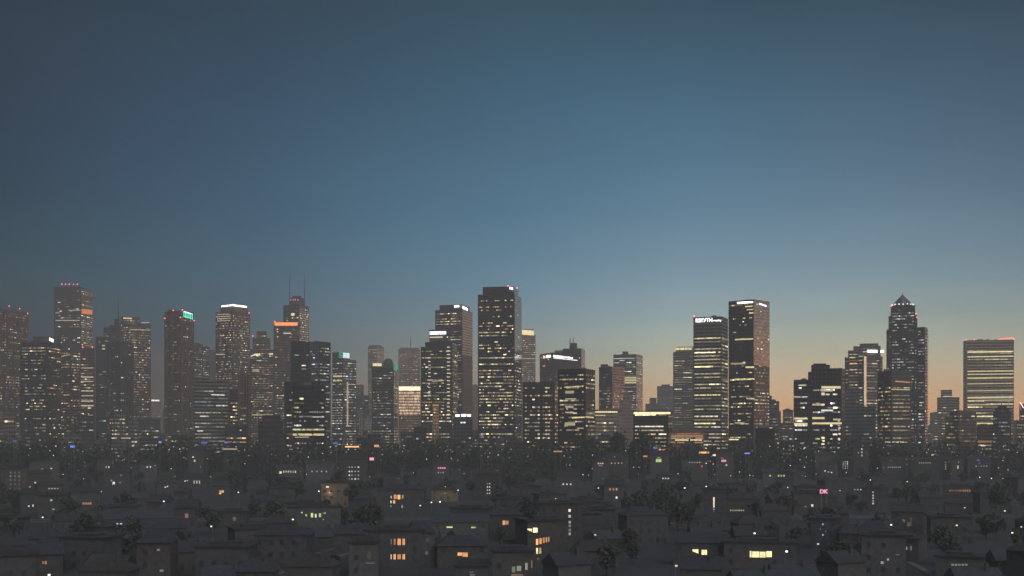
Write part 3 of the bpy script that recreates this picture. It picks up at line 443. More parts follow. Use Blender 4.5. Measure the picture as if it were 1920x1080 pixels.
for z in range(20, int(z_at(615, 1560)), 4):
    for f in (.15, .6):
        p = A.lerp(B2, f); q = p + nn * 1.6; dd = (B2 - A).normalized() * 4
        fp = [p, q, q + dd, p + dd]; b.prism([(v.x, v.y) for v in fp], z, z + .9)
b.build('balcony', plain('balcony_concrete', (.16, .13, .12), .8), rp, rp.location)
T('office_block', 'grey block, blank lighter top over lit floor rows, in front of the pyramid-topped tower', 1150, [(1645, 1671, 1709, 695)], 'dark', 'grid', 'mix', 'warm', col2='grey', lit2='rows', gain=.65, zones=[(.83, 1, 0)], marks=[(1, 1679, 714, 1706, 716, 1.8, 'o', .5, 'light_strip'), (1, 1672, 729, 1706, 730, 1.8, 'y', .4, 'light_strip'), (0, 1651, 828, 1670, 828, 2, 'w', .7, 'light_strip'), (1, 1671, 828, 1700, 828, 2, 'w', .6, 'light_strip')])
T('office_block', 'dim low far blocks in the gap right of the pyramid-topped tower', 2300, [(1740, None, 1758, 797), (1743, None, 1748, 788, 5)], 'blue', 'fine', 'few', 'brown', gain=.4)
T('office_tower', 'small tower of glowing rows with a boxy crown, left of the wide banded right tower', 1700, [(1757, None, 1799, 745), (1764, None, 1785, 731, 5, 'penthouse', 'none', 745), (1750, None, 1766, 783, -20)], 'pale', 'band', 'mix', 'warm', gain=.6, marks=[(0, 1768, 742.5, 1784, 742.5, 1.5, 'w', .8, 'light_band')])
T('office_tower', 'dark brown stepped tower before the lower left of the wide banded tower', 1250, [(1780, 1797, 1830, 772), (1772, None, 1800, 783, 10)], 'brown', 'fine', 'sparse', 'warm', gain=.6)
T('office_tower', 'wide flat-topped tower of thin bright floor bands with red roof lights', 1500, [(1806, 1812, 1901, 638)], 'pale', 'band', 'none', 'warm', lit2='bands', gain=.7, beacons=[(1812, 637), (1826, 637), (1872, 636), (1876, 636), (1881, 635), (1884, 635), (1888, 634), (1892, 635), (1896, 634), (1899, 634), (1901, 636)], zones=[(.92, 1, 0), (.62, .67, .1)],
  marks=[(1, 1814, y + 1.2, 1900, y, hh_, 'y', e, 'light_strip') for y, hh_, e in ((658, 2, .9), (667, 2, .6), (694, 2.4, .5), (700, 1.8, .5), (707, 2.2, .6), (718, 1.4, .5), (731, 1.4, .5), (743, 3.2, .55), (749, 1.3, .5), (757, 2, .4))] + [(1, 1812 + 20, 780, 1862, 780, 2, 'y', .8, 'light_strip'), (1, 1832, 793, 1862, 793, 2, 'y', .8, 'light_strip')])
T('office_block', 'narrow brown block glowing orange at street level, in front of the wide banded tower', 1200, [(1831, None, 1863, 797)], 'brown', 'fine', 'sparse', 'warm', gain=.6, marks=[(0, 1835, 834, 1848, 834, 2.5, 'w', 1.0, 'light_strip'), (0, 1833, 826, 1860, 826, 4, 'o', .2, 'light_strip')])
rt2, pt2 = T('office_tower', 'dark domed tower with a small spike, in front of the wide banded tower, right side', 1150, [(1862, 1870, 1896, 772), (1866, None, 1892, 765, 5), (1871, None, 1888, 760, 8)], 'dark', 'grid', 'mix', 'cool', gain=.6, masts=[(1878, 753, 761)])
T('office_tower', 'tower with a red and white slanted sign, cut by the right photo edge', 1500, [(1904, None, 1960, 788), (1911, None, 1945, 757, 6)], 'grey', 'grid', 'sparse', 'warm', gain=.6, marks=[(1, 1913, 753, 1919, 763, 3, 'n', 2.2), (1, 1911.5, 757, 1915, 767, 3, 'r', 1.2)])
T('office_block', 'hazy low far block squeezed beside the right-edge tower', 2400, [(1895, None, 1910, 790)], 'grey', 'fine', 'few', 'brown', gain=.4)
# ------------------------------------------------------------------ places, for labels
ANCH = [(30, 'the ribbed left-edge tower'), (138, 'the flat-topped tower with red roof lights'), (250, 'the brown stepped-top tower'), (336, 'the teal-sign tower'), (437, 'the white-crowned tower'), (490, 'the tapering brown tower'), (570, 'the twin-antenna tower'),
        (640, 'the teal-crowned tower'), (720, 'the dome-topped tower'), (768, 'the gold-topped block'), (830, 'the chamfered tower'), (936, 'the tallest central tower'), (1015, 'the curved beige tower'), (1075, 'the black gabled block'),
        (1178, 'the yellow-patched tower'), (1228, 'the yellow-outlined office block'), (1285, 'the orange-lit hall'), (1332, 'the lettered tower'), (1404, 'the rosy-gridded corner tower'), (1535, 'the stepped black block'), (1620, 'the curved-roof tower'),
        (1695, 'the pyramid-topped tower'), (1778, 'the boxy-crowned small tower'), (1855, 'the wide banded tower'), (1912, 'the right-edge tower')]
PEND = []
def placed(o, what, x, y):
    a = min(ANCH, key=lambda q: abs(q[0] - x))[1].replace('the flat-topped tower with red roof lights', 'the flat-topped left tower').replace('the yellow-outlined office block', 'the yellow-outlined block')
    zone = 'just below' if y < 868 else 'a little below' if y < 915 else 'well below' if y < 985 else 'far below'
    PEND.append((o, f'{what} {zone} {a}', x, y))
def settle_labels():
    by = {}
    for p in PEND: by.setdefault(p[1], []).append(p)
    words_ = ['first', 'second', 'third', 'fourth', 'fifth', 'sixth', 'seventh', 'eighth', 'ninth', 'tenth', 'eleventh', 'twelfth']
    for k, l in by.items():
        l.sort(key=lambda p: p[2])
        for i, p in enumerate(l): p[0]['label'] = k if len(l) == 1 else k + (', leftmost' if i == 0 else ', rightmost' if i == len(l) - 1 else ', %s from left' % words_[i])
LIGHTS = []      # (x0, y0, x1, y1, D) in photo pixels: nothing dark may be planted in front of these
SOLID = []       # (X, Y, r) ground already taken
def free(X, Y, r): return all((X - a) ** 2 + (Y - b) ** 2 > (r + c) ** 2 for a, b, c in SOLID)
def hides(X, Y, r, h):
    x0, x1, y1, y0 = 960 + (X - r) / Y * F, 960 + (X + r) / Y * F, Y0 + H / Y * F, Y0 + (H - h) / Y * F
    return any(Y < d + 3 and x0 < c + 3 and x1 > a - 3 and y0 < e + 3 and y1 > b for a, b, c, e, d in LIGHTS)
wallc = {k: plain('wall_' + k, c, .85, .25, .8) for k, c in dict(grey=(.08, .084, .092), cream=(.094, .096, .098), brick=(.082, .078, .076), white=(.108, .112, .118), blue=(.066, .08, .1)).items()}
wallc['tan'] = plain('wall_tan', (.26, .2, .14), .85, .25, .8)
rooft = {k: plain('roof_' + k, c, .8, .35, 1.2) for k, c in dict(slate=(.04, .046, .056), tile=(.048, .044, .042), felt=(.042, .044, .047), tin=(.05, .06, .072)).items()}
dglass = plain('dark_window_glass', (.05, .055, .064), .3, .2, .4); framem = plain('window_frame_paint', (.2, .2, .19), .6, .1)
def fpr(cx, cy, w, d, yaw):
    c, s = math.cos(yaw), math.sin(yaw); return [(cx + x * c - y * s, cy + x * s + y * c) for x, y in ((-w/2, 0), (w/2, 0), (w/2, d), (-w/2, d))]
def roof_mesh(fp, z, kind, rise=2.6, over=.5):
    b = MB(); c = Vector((sum(p[0] for p in fp) / 4, sum(p[1] for p in fp) / 4)); e = []
    for p in fp: v = Vector(p); v = v + (v - c).normalized() * over * 1.4; e.append(v)
    if kind == 'flat':
        b.prism([(p.x, p.y) for p in e], z, z + .5)
        i = [c + (p - c) * .5 for p in e]; b.prism([(p.x, p.y) for p in i[:2]] + [(p.x, p.y) for p in i[2:]], z + .5, z + 1.1)
        return b
    ins = .02 if kind == 'gable' else .3
    m0 = (e[0] + e[3]) / 2; m1 = (e[1] + e[2]) / 2; r0 = m0.lerp(m1, ins); r1 = m1.lerp(m0, ins)
    P = lambda v, zz: (v.x, v.y, zz)
    b.quad(P(e[0], z), P(e[1], z), P(r1, z + rise), P(r0, z + rise)); b.quad(P(e[2], z), P(e[3], z), P(r0, z + rise), P(r1, z + rise))
    b.poly([P(e[1], z), P(e[2], z), P(r1, z + rise)]); b.poly([P(e[3], z), P(e[0], z), P(r0, z + rise)]); b.poly([P(p, z) for p in e[::-1]])
    return b
def facebox(root, c4, n3, mat, name, th=.12, parent=None):
    b = MB(); bk = [p - n3 * th for p in c4]; b.quad(*c4)
    for i in range(4): j = (i+1) % 4; b.quad(bk[i], bk[j], c4[j], c4[i])
    o = b.build(name, mat, root, root.location)
    if parent: o.parent = parent
    return o
def house(what, wins, zw=None, yaw=0, pad=(3, 3), roof='flat', wall='grey', rf='slate', cat='house', depth=9, name=None, floors_up=1, rise=2.6, D=None, lamp=None, dark=True, group=None):
    """a low building whose lit windows stand where the photo shows them. wins: (x, y, w, h, hue, strength) centred, in photo pixels"""
    yl = max(w[1] + w[3] / 2 for w in wins); xs0 = min(w[0] - w[2] / 2 for w in wins); xs1 = max(w[0] + w[2] / 2 for w in wins); yt = min(w[1] - w[3] / 2 for w in wins); xm = (xs0 + xs1) / 2
    if D is None: D = min((H - (zw or 3.2)) * F / max(6, (yl - Y0)), 850 + (xm * 7) % 60)
    P = Vector(((xm - 960) / F * D, D)); yaw = yaw + -math.atan((xm - 960) / F); nn = Vector((math.sin(yaw), -math.cos(yaw))); n3 = Vector((nn.x, nn.y, 0)); dx = Vector((math.cos(yaw), math.sin(yaw)))
    cs = [hit(w[0], w[1], P, n3) for w in wins]; us = [(Vector((c.x, c.y)) - P).dot(dx) for c in cs]
    zt = max(c.z + w[3] / F * D for c, w in zip(cs, wins)) + 1.2 + (floors_up - 1) * 3.1
    u0, u1 = min(us) - pad[0] - 1, max(us) + pad[1] + 1; cc = P + dx * (u0 + u1) / 2; wd = u1 - u0
    fp = fpr(cc.x, cc.y, wd, depth, yaw)
    root = empty(name or cat.replace(' ', '_'), (cc.x, cc.y, 0), None, cat, group); b = MB(); b.prism(fp, 0, zt); b.build('wall', wallc[wall], root, root.location)
    roof_mesh(fp, zt, roof, rise).build('roof', rooft[rf], root, root.location)
    for w in wins:
        x, y, ww, hh, hue, e = w[:6]; sk = w[6] if len(w) > 6 else 0
        ww2, hh2 = max(ww, 1.6), max(hh, 1.8)
        Q = P + nn * .06
        c4 = [hit(x - ww2/2, y + hh2/2 , Q, n3), hit(x + ww2/2, y + hh2/2, Q, n3), hit(x + ww2/2, y - hh2/2, Q, n3), hit(x - ww2/2, y - hh2/2, Q, n3)]
        if sk: c4[0] = c4[3].lerp(c4[0], 1 - sk)
        wo = facebox(root, c4, n3, G(hue, e, .25 if D < 500 else 0), 'window')
        if D < 480 and ww > 2:   # frame and glazing bar round the nearest lit windows
            up = Vector((0, 0, 1)); dd = (c4[1] - c4[0]).normalized(); t = .07; fb = MB()
            zb_, zt_ = c4[1].z, c4[2].z
            for (p, q, h0, h1) in ((c4[3] - dd*t, c4[3], min(c4[0].z, zb_), zt_), (c4[2], c4[2] + dd*t, zb_, zt_)):
                fb.quad(*[Vector((v.x, v.y, hz)) + n3 * .06 for v, hz in ((p, h0), (q, h0), (q, h1), (p, h1))])
            fb.quad(*[v + n3 * .06 for v in (c4[3], c4[2], c4[2] + up*t, c4[3] + up*t)])
            m_ = c4[3].lerp(c4[2], .55); fb.quad(*[Vector((v.x, v.y, hz)) + n3 * .05 for v, hz in ((m_ - dd*.03, c4[0].lerp(c4[1], .55).z), (m_ + dd*.03, c4[0].lerp(c4[1], .55).z), (m_ + dd*.03, zt_), (m_ - dd*.03, zt_))])
            fo = fb.build('frame', framem, root, root.location); fo.parent = wo
        LIGHTS.append((x - ww/2, y - hh/2, x + ww/2, y + hh/2, D))
    if dark and D < 700:
        nw = int(wd / 3.2); ys = sorted({round(c.z, 1) for c in cs}); zz = 1.7
        while zz < zt - 1:
            for i in range(nw):
                u = u0 + (i + .5) * wd / nw
                if any(abs(u - a) < 1.6 + w[2]/F*D/2 and abs(zz - c.z) < 1.4 + w[3]/F*D/2 for a, c, w in zip(us, cs, wins)) or R.random() < .3: continue
                p = P + dx * u; pane(root, (p.x, p.y, zz), dx, 1.0, 1.25, dglass, 'window', .12)
            zz += 3.1
    SOLID.append((cc.x + nn.x * -depth/2, cc.y - nn.y * depth/2, max(wd, depth) * .56))
    placed(root, what, xm, (yt + yl) / 2)
    if lamp:
        c = hit(lamp[0], lamp[1], P + nn * 1.2, n3); l = bpy.data.lights.new('wall_lamp', 'POINT'); l.energy = lamp[2]; l.color = HUE[lamp[3]][1]; l.shadow_soft_size = .3
        lo = bpy.data.objects.new('wall_lamp', l); COL.objects.link(lo); lo.parent = root; lo.location = c - root.location
        facebox(root, [c + Vector(v) * .16 - n3 * .9 for v in ((-1,0,-1),(1,0,-1),(1,0,1),(-1,0,1))], n3, G(lamp[3], 1.5, 0), 'lamp_head', .3)
        LIGHTS.append((lamp[0] - 14, lamp[1] - 8, lamp[0] + 14, lamp[1] + 10, D))
    return root
def row(x0, x1, n, y, h, hue, e, w=None): st = (x1 - x0) / max(1, n - 1); return [(x0 + i * st, y, w or st * .55, h, hue, e) for i in range(n)]
# nearest lit buildings
house('dark flats with two rows of warm orange windows', [(733.5, 1016, 1.6, 9, 'm', .35), (740, 1016, 3, 11, 'o', .5), (748.5, 1016, 6, 12, 'o', .8), (757, 1016, 4.5, 12, 'o', .75), (733.5, 1044, 2, 9, 'n', .5), (740, 1044, 4, 10, 'o', .95), (748.5, 1044, 6, 9, 'o', .8), (757, 1044, 4.8, 10, 'o', 1.0)], zw=2.2, pad=(6, 4), wall='grey', cat='apartment block', depth=12, rf='felt')
house('dark house with one orange-lit bay window', [(862, 1039, 8, 6, 'o', 1.2), (872, 1040, 10, 8, 'o', .8, 0)], zw=3, pad=(5, 5), roof='hip', wall='brick', yaw=.1)
house('house with a yellow top window above orange slatted ones', [(993, 994, 8, 5.5, 'y', 1.8, .6), (1003.5, 994, 8.5, 8.5, 'y', 2.1), (1007, 1016, 4.2, 11, 'o', 1.3), (1013.5, 1014.5, 4.4, 11, 'o', 1.2), (1019.5, 1013, 3.2, 10, 'o', .9), (1024.5, 1012, 2.6, 9, 'o', .8), (1029, 1011, 2.4, 9, 'o', .6), (1007, 1033, 3.4, 11, 'y', 1.1), (1013, 1032.5, 3.6, 11, 'y', 1.1), (1009, 1048, 3, 2, 'm', .3)], zw=1.5, pad=(-.4, 5), yaw=.4, wall='brick', rf='felt', depth=9)
house('low dark house with a slanted bright yellow window pair', [(1304, 1034, 11, 8, 'y', 1.3, .55), (1320.5, 1035.5, 10, 9, 'y', 1.5)], zw=3, pad=(5, 5), wall='grey', roof='gable', rf='slate')
house('low house with the widest, brightest golden window band', [(1407.5, 1039, 3, 12, 'y', 1.4), (1417, 1039.5, 13, 11, 'y', 1.5), (1430, 1040, 11, 11, 'y', 1.35), (1442, 1039, 10, 11, 'y', 1.7)], zw=3, pad=(6, 6), wall='cream', roof='flat', rf='felt')
house('greyish house front with several dim greenish white panes', [(963, 1068, 6, 11, 'g', .2), (973, 1066, 8, 10, 'n', .22), (987, 1062, 4, 13, 'n', .32), (997, 1058, 2, 14, 'm', .25), (970, 1078, 22, 3, 'm', .2)], zw=2.4, pad=(4, -.6), wall='cream', rf='felt')
house('dim lit stone house front', [(886, 1078, 9, 2, 'n', .2), (884, 1073, 7, 1.6, 'n', .12)], zw=2.4, wall='grey')
house('dark block with a tall column of lit stairwell windows', [(1068, y, 4, 5, 'n', e) for y, e in ((957, .8), (968, .5), (979, .55), (986, .3), (994, .25), (1001, .3))], zw=2.5, pad=(9, 3), wall='brick', cat='apartment block', rf='felt')
house('dark house with a pair of glowing orange panes', [(945, 980, 5, 8, 'o', 1.3), (951, 980, 4.5, 7, 'o', .7)], zw=4, pad=(4, 4), roof='hip', wall='brick')
house('long shed with a bright greenish white strip light', [(843, 988.5, 11, 2.6, 'g', 1.1), (888, 989, 9, 2.4, 'g', .6)], zw=4, pad=(5, 4), wall='white', roof='gable', rf='tin', cat='shed')
house('house with orange windows in two rows beside small white ones', [(733.5, 932, 2, 5, 'n', .5), (741, 931.5, 5.5, 8, 'o', .8), (748, 932, 5, 8, 'o', 1.2), (755, 931.5, 3, 7, 'm', .4), (733, 941, 2, 5, 'n', .8), (739, 941, 4, 6, 'o', 1.0), (733, 949, 2, 2, 'n', .4), (754, 950, 3, 5, 'n', .25)], zw=4, pad=(5, 7), wall='grey', roof='hip', cat='house')
house('low wide building with a ragged row of greenish white windows', [(566, 961, 3, 2.5, 'g', .7), (574, 966, 3, 4, 'g', .7), (585, 966, 4, 8, 'g', .9), (592, 967, 3, 7, 'n', .9), (600, 966, 4, 7, 'g', .8), (608, 962, 5, 2, 'n', .4), (606, 974, 2, 2, 'n', .4)], zw=4, pad=(5, 5), wall='white', rf='felt', cat='building')
house('cream house with its wall washed by a warm lamp', [(614, 913, 5, 3, 'y', 1.2)], zw=9.5, pad=(2, 9), wall='tan', rf='tile', lamp=(618, 924, 70, 'm'), depth=10, roof='flat')
house('cream gable wall washed by a dim warm lamp', [(834, 925, 2, 2, 'm', .3)], zw=4, pad=(6, 6), wall='tan', rf='tile', lamp=(835, 913, 90, 'm'), depth=10)
house('house with two small rosy lit windows', [(81, 1055, 3, 5, 'o', .45), (86, 1055, 3, 6, 'o', .6)], zw=3, wall='brick', roof='gable')
house('pale grey apartment slab with a faintly glowing front', [(x, y, 3, 3, 'm', e) for x in (20, 28, 36) for y, e in ((886, .14), (893, .2), (900, .12), (908, .1), (916, .08))], zw=4, pad=(4, 3), wall='cream', cat='apartment block', rf='felt')  # dim panes added to stand for the dimly lit facade
house('bluish block with two white lit windows', [(1543, 983, 3, 3, 'c', .5), (1543, 1003, 3, 3, 'c', .5), (1538, 992, 2, 2, 'c', .15), (1548, 996, 2, 2, 'c', .15)], zw=4, pad=(2, 3), wall='blue', cat='apartment block', rf='tin')
house('house under a cold lit metal roof edge', [(220, 982, 3, 2, 'c', .8), (227, 982, 4, 2, 'c', .9)], zw=5, pad=(4, 16), wall='blue', roof='gable', rf='tin')
house('house beside a bright white window', [(317, 1003, 3.4, 5, 'n', 2.2)], zw=4, pad=(4, 4), wall='grey', roof='hip')
house('house with one dim pinkish red window', [(350, 967, 6, 8, 'p', .3)], zw=4, wall='brick')
house('block with a tall vertical light bar down its corner', [(1338.5, 942, 2.6, 19, 'w', 1.0), (1338.5, 955, 2, 2, 'n', .5), (1338.5, 959, 2, 1.5, 'n', .3)], zw=3, pad=(4, 4), wall='grey', cat='apartment block')
house('dark block with a vertical string of five white windows', [(1637, y, 3, 3, 'n', e) for y, e in ((923, .8), (929, .6), (934, .5), (939, .4), (944, .6))], zw=3, pad=(4, 3), wall='grey', cat='apartment block')
house('tan wall dimly lit beside a grey gable', [(1705, 983, 8, 8, 'm', .09), (1708, 974, 4, 8, 'm', .06), (1694, 977, 5, 6, 'n', .12, .7)], zw=4, wall='cream', roof='gable')  # dimly lit wall and gable put in as faint glowing panes
house('house with a bright warm round window over faint ones', [(1640, 1008, 5, 5, 'w', 2.0), (1638, 1014, 7, 3, 'o', .4)], zw=5, wall='brick', roof='hip')
house('low house with a dim whitish window row', row(1786, 1812, 5, 1059, 4, 'n', .25, 4), zw=3, wall='white', rf='felt')
house('shop front glowing dim orange', row(1782, 1800, 4, 920, 3, 'o', .2, 5) + row(1806, 1818, 4, 920, 4, 'o', .4, 2), zw=4, wall='brick', cat='shop')
# lit buildings further back: (what, windows)
far = [('long block with a row of warm white windows', [(526, 886, 4, 4, 'w', 1.2)] + row(532, 554, 6, 884.5, 4, 'w', .55, 2.2)), ('block with a patch of white windows', [(x, y, 2.6, 2.4, 'n', R.choice((.3, .6, .9))) for x in (655, 660, 666, 672) for y in (876, 884, 891, 898)]),
 ('low block with four faint windows', row(585, 612, 4, 884, 3, 'n', .35, 2.4)), ('block with a pink and white lit row', row(822, 834, 4, 877.5, 3, 'p', .9, 3) + row(822, 831, 3, 886, 2.4, 'n', .4, 2)), ('block with a column of white windows', [(x, y, 2, 2.6, 'n', e) for x in (914, 918) for y, e in ((907, .4), (913, .7), (919, .8), (925, .6))]),
 ('house with a warm lit corner and white pane', [(66, 905, 3, 3, 'w', .7), (69, 913, 3, 4, 'w', .8), (80, 905.5, 4, 3, 'n', .9), (56, 913, 3, 3, 'm', .4)]), ('house with white windows under a dim roof', [(213, 906, 5, 5, 'n', .8), (209, 901, 3, 3, 'm', .3), (225, 905, 4, 3, 'n', .3), (227, 891, 4, 2, 'm', .2)]),
 ('house with three upright white windows', row(364, 374, 3, 904, 6, 'n', .5, 1.8)), ('house with one orange and one white window', [(413, 923, 4, 7, 'o', 1.1), (418, 921.5, 3, 4, 'w', .8)]), ('house with a rosy window row', row(156, 170, 5, 944, 4, 'o', .35, 2.2)), ('house with twin white windows', [(310, 913.5, 3, 2.4, 'n', .8), (314, 912, 2.4, 2.4, 'n', .7)]),
 ('house with a pale window pair', [(54, 949, 3, 2.4, 'c', .6), (62, 948, 2.4, 4, 'c', .7)]), ('house with a faint window', [(96, 938, 4, 3, 'n', .5), (100, 955, 5, 2.4, 'n', .3)]), ('long building with a faint lamp row', row(92, 108, 4, 916, 2, 'n', .3, 3)), ('house with three pink windows over a white lamp', row(1144, 1156, 3, 917.5, 4, 'o', .55, 2.6) + [(1156, 933, 3, 4, 'n', 1.2)]),
 ('low block with three white lights', row(1056, 1070, 3, 908, 2.6, 'n', .9, 2.6)), ('low block with three cold lights', row(1243, 1253, 3, 897, 2.4, 'c', .7, 2.4)), ('house with a row of small warm whites', row(1370, 1394, 7, 957, 2.4, 'w', .5, 2)), ('green-lit glass front', [(1235, 863.5, 10, 6, 'g', .8), (1235, 858, 6, 2, 'g', .3)]),
 ('warm lit shop front', row(1122, 1130, 3, 869, 2.4, 'w', .7, 2.4) + row(1124, 1128, 2, 873, 1.8, 'w', .3, 2)), ('warm lit low shop', row(1140, 1166, 5, 868.5, 2.2, 'w', .5, 2.2)), ('red-signed shop', [(1357, 864, 9, 4, 'p', 1.0), (1354, 859, 5, 2, 'r', .6), (1362, 872, 3, 3, 'w', .7)]), ('long shop lit in a row', row(1293, 1312, 5, 867, 1.8, 'n', .5, 2)),  # the shop by the lettered tower is made up to carry traffic lights
 ('house under two pale lights', [(1547, 883, 2.4, 2.4, 'w', .9), (1553, 885, 2.6, 2, 'n', .6), (1559, 886, 3, 2.2, 'n', .8)]), ('block with scattered white windows', [(1543 + i % 3 * 4, 866 + i // 3 * 5, 1.8, 1.8, 'n', R.choice((.3, .5, .8))) for i in range(9)]), ('block with small white window columns', [(1581 + i % 3 * 4, 866 + i // 3 * 4, 1.8, 1.8, 'n', R.choice((.3, .5, .8))) for i in range(12)]),
 ('tall thin block with a bright stairwell', [(1616, y, 2, 3, 'n', .8) for y in (842, 848, 854)]), ('green-white lit kiosk', row(1460, 1470, 3, 892, 3, 'g', .7, 2.6)), ('kiosk with one green lamp', [(1444, 892, 2.6, 2.6, 'g', .8)]), ('house with two cold windows', [(1533, 939, 4, 2.4, 'n', .5), (1541, 940, 4, 2.4, 'n', .5)]), ('house with a leaning pale window', [(1523, 948, 4, 5, 'n', .8), (1510, 950, 4, 3, 'm', .15)]),
 ('low block with a thin row of whites', row(1603, 1614, 3, 918, 2, 'n', .6, 2)), ('tower block with a window column', [(1773, y, 2, 2, 'w', .6) for y in (867, 871, 875, 879)]), ('house with a tall warm light', [(1796, 876, 2.2, 6, 'w', .9)]), ('low block lit in a thin row', row(1724, 1744, 6, 868, 1.6, 'n', .35, 2)), ('low block lit in a bluish row', row(1666, 1688, 7, 876, 1.8, 'c', .35, 2)),
 ('white-lit low block', row(1830, 1850, 5, 874, 1.6, 'n', .3, 2.4)), ('block with a vertical warm strip', [(362, 857, 2.4, 3, 'w', .9), (365, 864, 2.4, 4, 'w', .8)]), ('house with two small white windows', row(276, 282, 2, 875.5, 2.6, 'n', .8, 2.2)), ('house with two leaning white panes', row(199, 204, 2, 876, 4, 'n', .6, 1.8)), ('house with a pink window and a white one', [(79, 880, 5, 3, 'p', .5), (96, 878.5, 3, 2.2, 'n', .6), (66, 884, 3, 3, 'n', .7)]),
 ('house with a faint greenish front', [(692, 1041, 5, 14, 'g', .045), (694, 1056, 16, 1.8, 'n', .12)]), ('dim grey window house', [(800, 1037, 5, 6, 'n', .1), (801, 1013, 3, 6, 'm', .07)]), ('grey-lit yard shed', [(1654, 1055, 5, 5, 'n', .35), (1665, 1049, 4, 4, 'n', .35), (1683, 1040, 7, 2, 'm', .12)]), ('house with two grey upright panes', [(1699, 1028, 4, 6, 'n', .35), (1708, 1028, 3, 8, 'n', .2)]), ('dim grey house', [(297, 1031, 5, 4, 'n', .2), (303, 1070, 7, 4, 'n', .2)]), ('house with a faint leaning pane', [(439, 973, 5, 7, 'n', .12)])]  # faint greenish house front put in as a dim glowing pane
for i, (wh, ws) in enumerate(far):
    house(wh, ws, zw=None if ws[0][1] > 900 else 6, yaw=R.uniform(-.3, .3), pad=(R.uniform(2, 6), R.uniform(2, 6)) if ws[0][1] < 1000 else (4, 1), wall=R.choice(('grey', 'cream', 'brick', 'white')), rf=R.choice(('slate', 'tile', 'felt')), roof=R.choice(('flat', 'gable', 'hip')), depth=R.uniform(8, 13), cat='house' if 'house' in wh else 'shop' if 'shop' in wh or 'kiosk' in wh else 'building', floors_up=R.choice((1, 1, 2)))
# ------------------------------------------------------------------ street lamps
def lamp_proto(hue, e):
    root = empty('street_lamp', (0, 0, 0), None, 'street lamp'); b = MB(); n = 6
    for i in range(n):
        t0, t1 = i*2*math.pi/n, (i+1)*2*math.pi/n
        b.quad((.12*math.cos(t0), .12*math.sin(t0), 0), (.12*math.cos(t1), .12*math.sin(t1), 0), (.07*math.cos(t1), .07*math.sin(t1), 7.6), (.07*math.cos(t0), .07*math.sin(t0), 7.6))
    b.box(-.3, -.3, 0, .3, .3, .35); b.build('pole', steel, root)
    b = MB(); b.box(-.05, -1.7, 7.5, .05, 0, 7.62); b.build('arm', steel, root)
    b = MB(); prof = [(.02, 7.18), (.24, 7.24), (.33, 7.42), (.24, 7.57), (.02, 7.6)]
    for (r0, z0), (r1, z1) in zip(prof, prof[1:]):
        for i in range(8):
            t0, t1 = i*math.pi/4, (i+1)*math.pi/4
            b.quad(*[(r*math.cos(t), -1.7 + r*math.sin(t), z) for r, z, t in ((r0,z0,t0),(r0,z0,t1),(r1,z1,t1),(r1,z1,t0))])
    b.build('lamp_head', glow('lamp_' + HUE[hue][0], HUE[hue][1], round(e * .7, 2), 0), root)
    return root
protos = {}
def lamp(x, y, hue='n', e=3):
    k = (hue, e)
    D = 29 * F / (y - Y0); D = min(D, 870); loc = ((x - 960) / F * D, D + 1.7, z_at(y, D) - 7.4)
    if k not in protos: r = protos[k] = lamp_proto(hue, e)
    else:
        p = protos[k]; r = p.copy(); COL.objects.link(r)
        for c in p.children: q = c.copy(); COL.objects.link(q); q.parent = r; q.scale = (1, 1, 1); q.location = (0, 0, 0)
    r.location = loc; s = 1.0; r.rotation_euler = (0, 0, 0)
    r['group'] = 'street lamps scattered through the dark foreground'
    if loc[2] > .3 or loc[2] < -.3:      # a taller or shorter mast, same lamp head
        r.location = (loc[0], loc[1], 0)
        for c in r.children:
            if c.name.startswith('pole'): c.scale = (1, 1, (loc[2] + 7.4) / 7.4)
            else: c.location = (0, 0, loc[2])
    placed(r, {'n': 'white', 'c': 'cold white', 'w': 'warm white', 'o': 'orange', 'g': 'greenish'}[hue] + (' bright' if e > 4 else '') + ' street lamp', x, y); LIGHTS.append((x - 2, y - 2, x + 2, y + 2, D)); SOLID.append((loc[0], loc[1], .6))
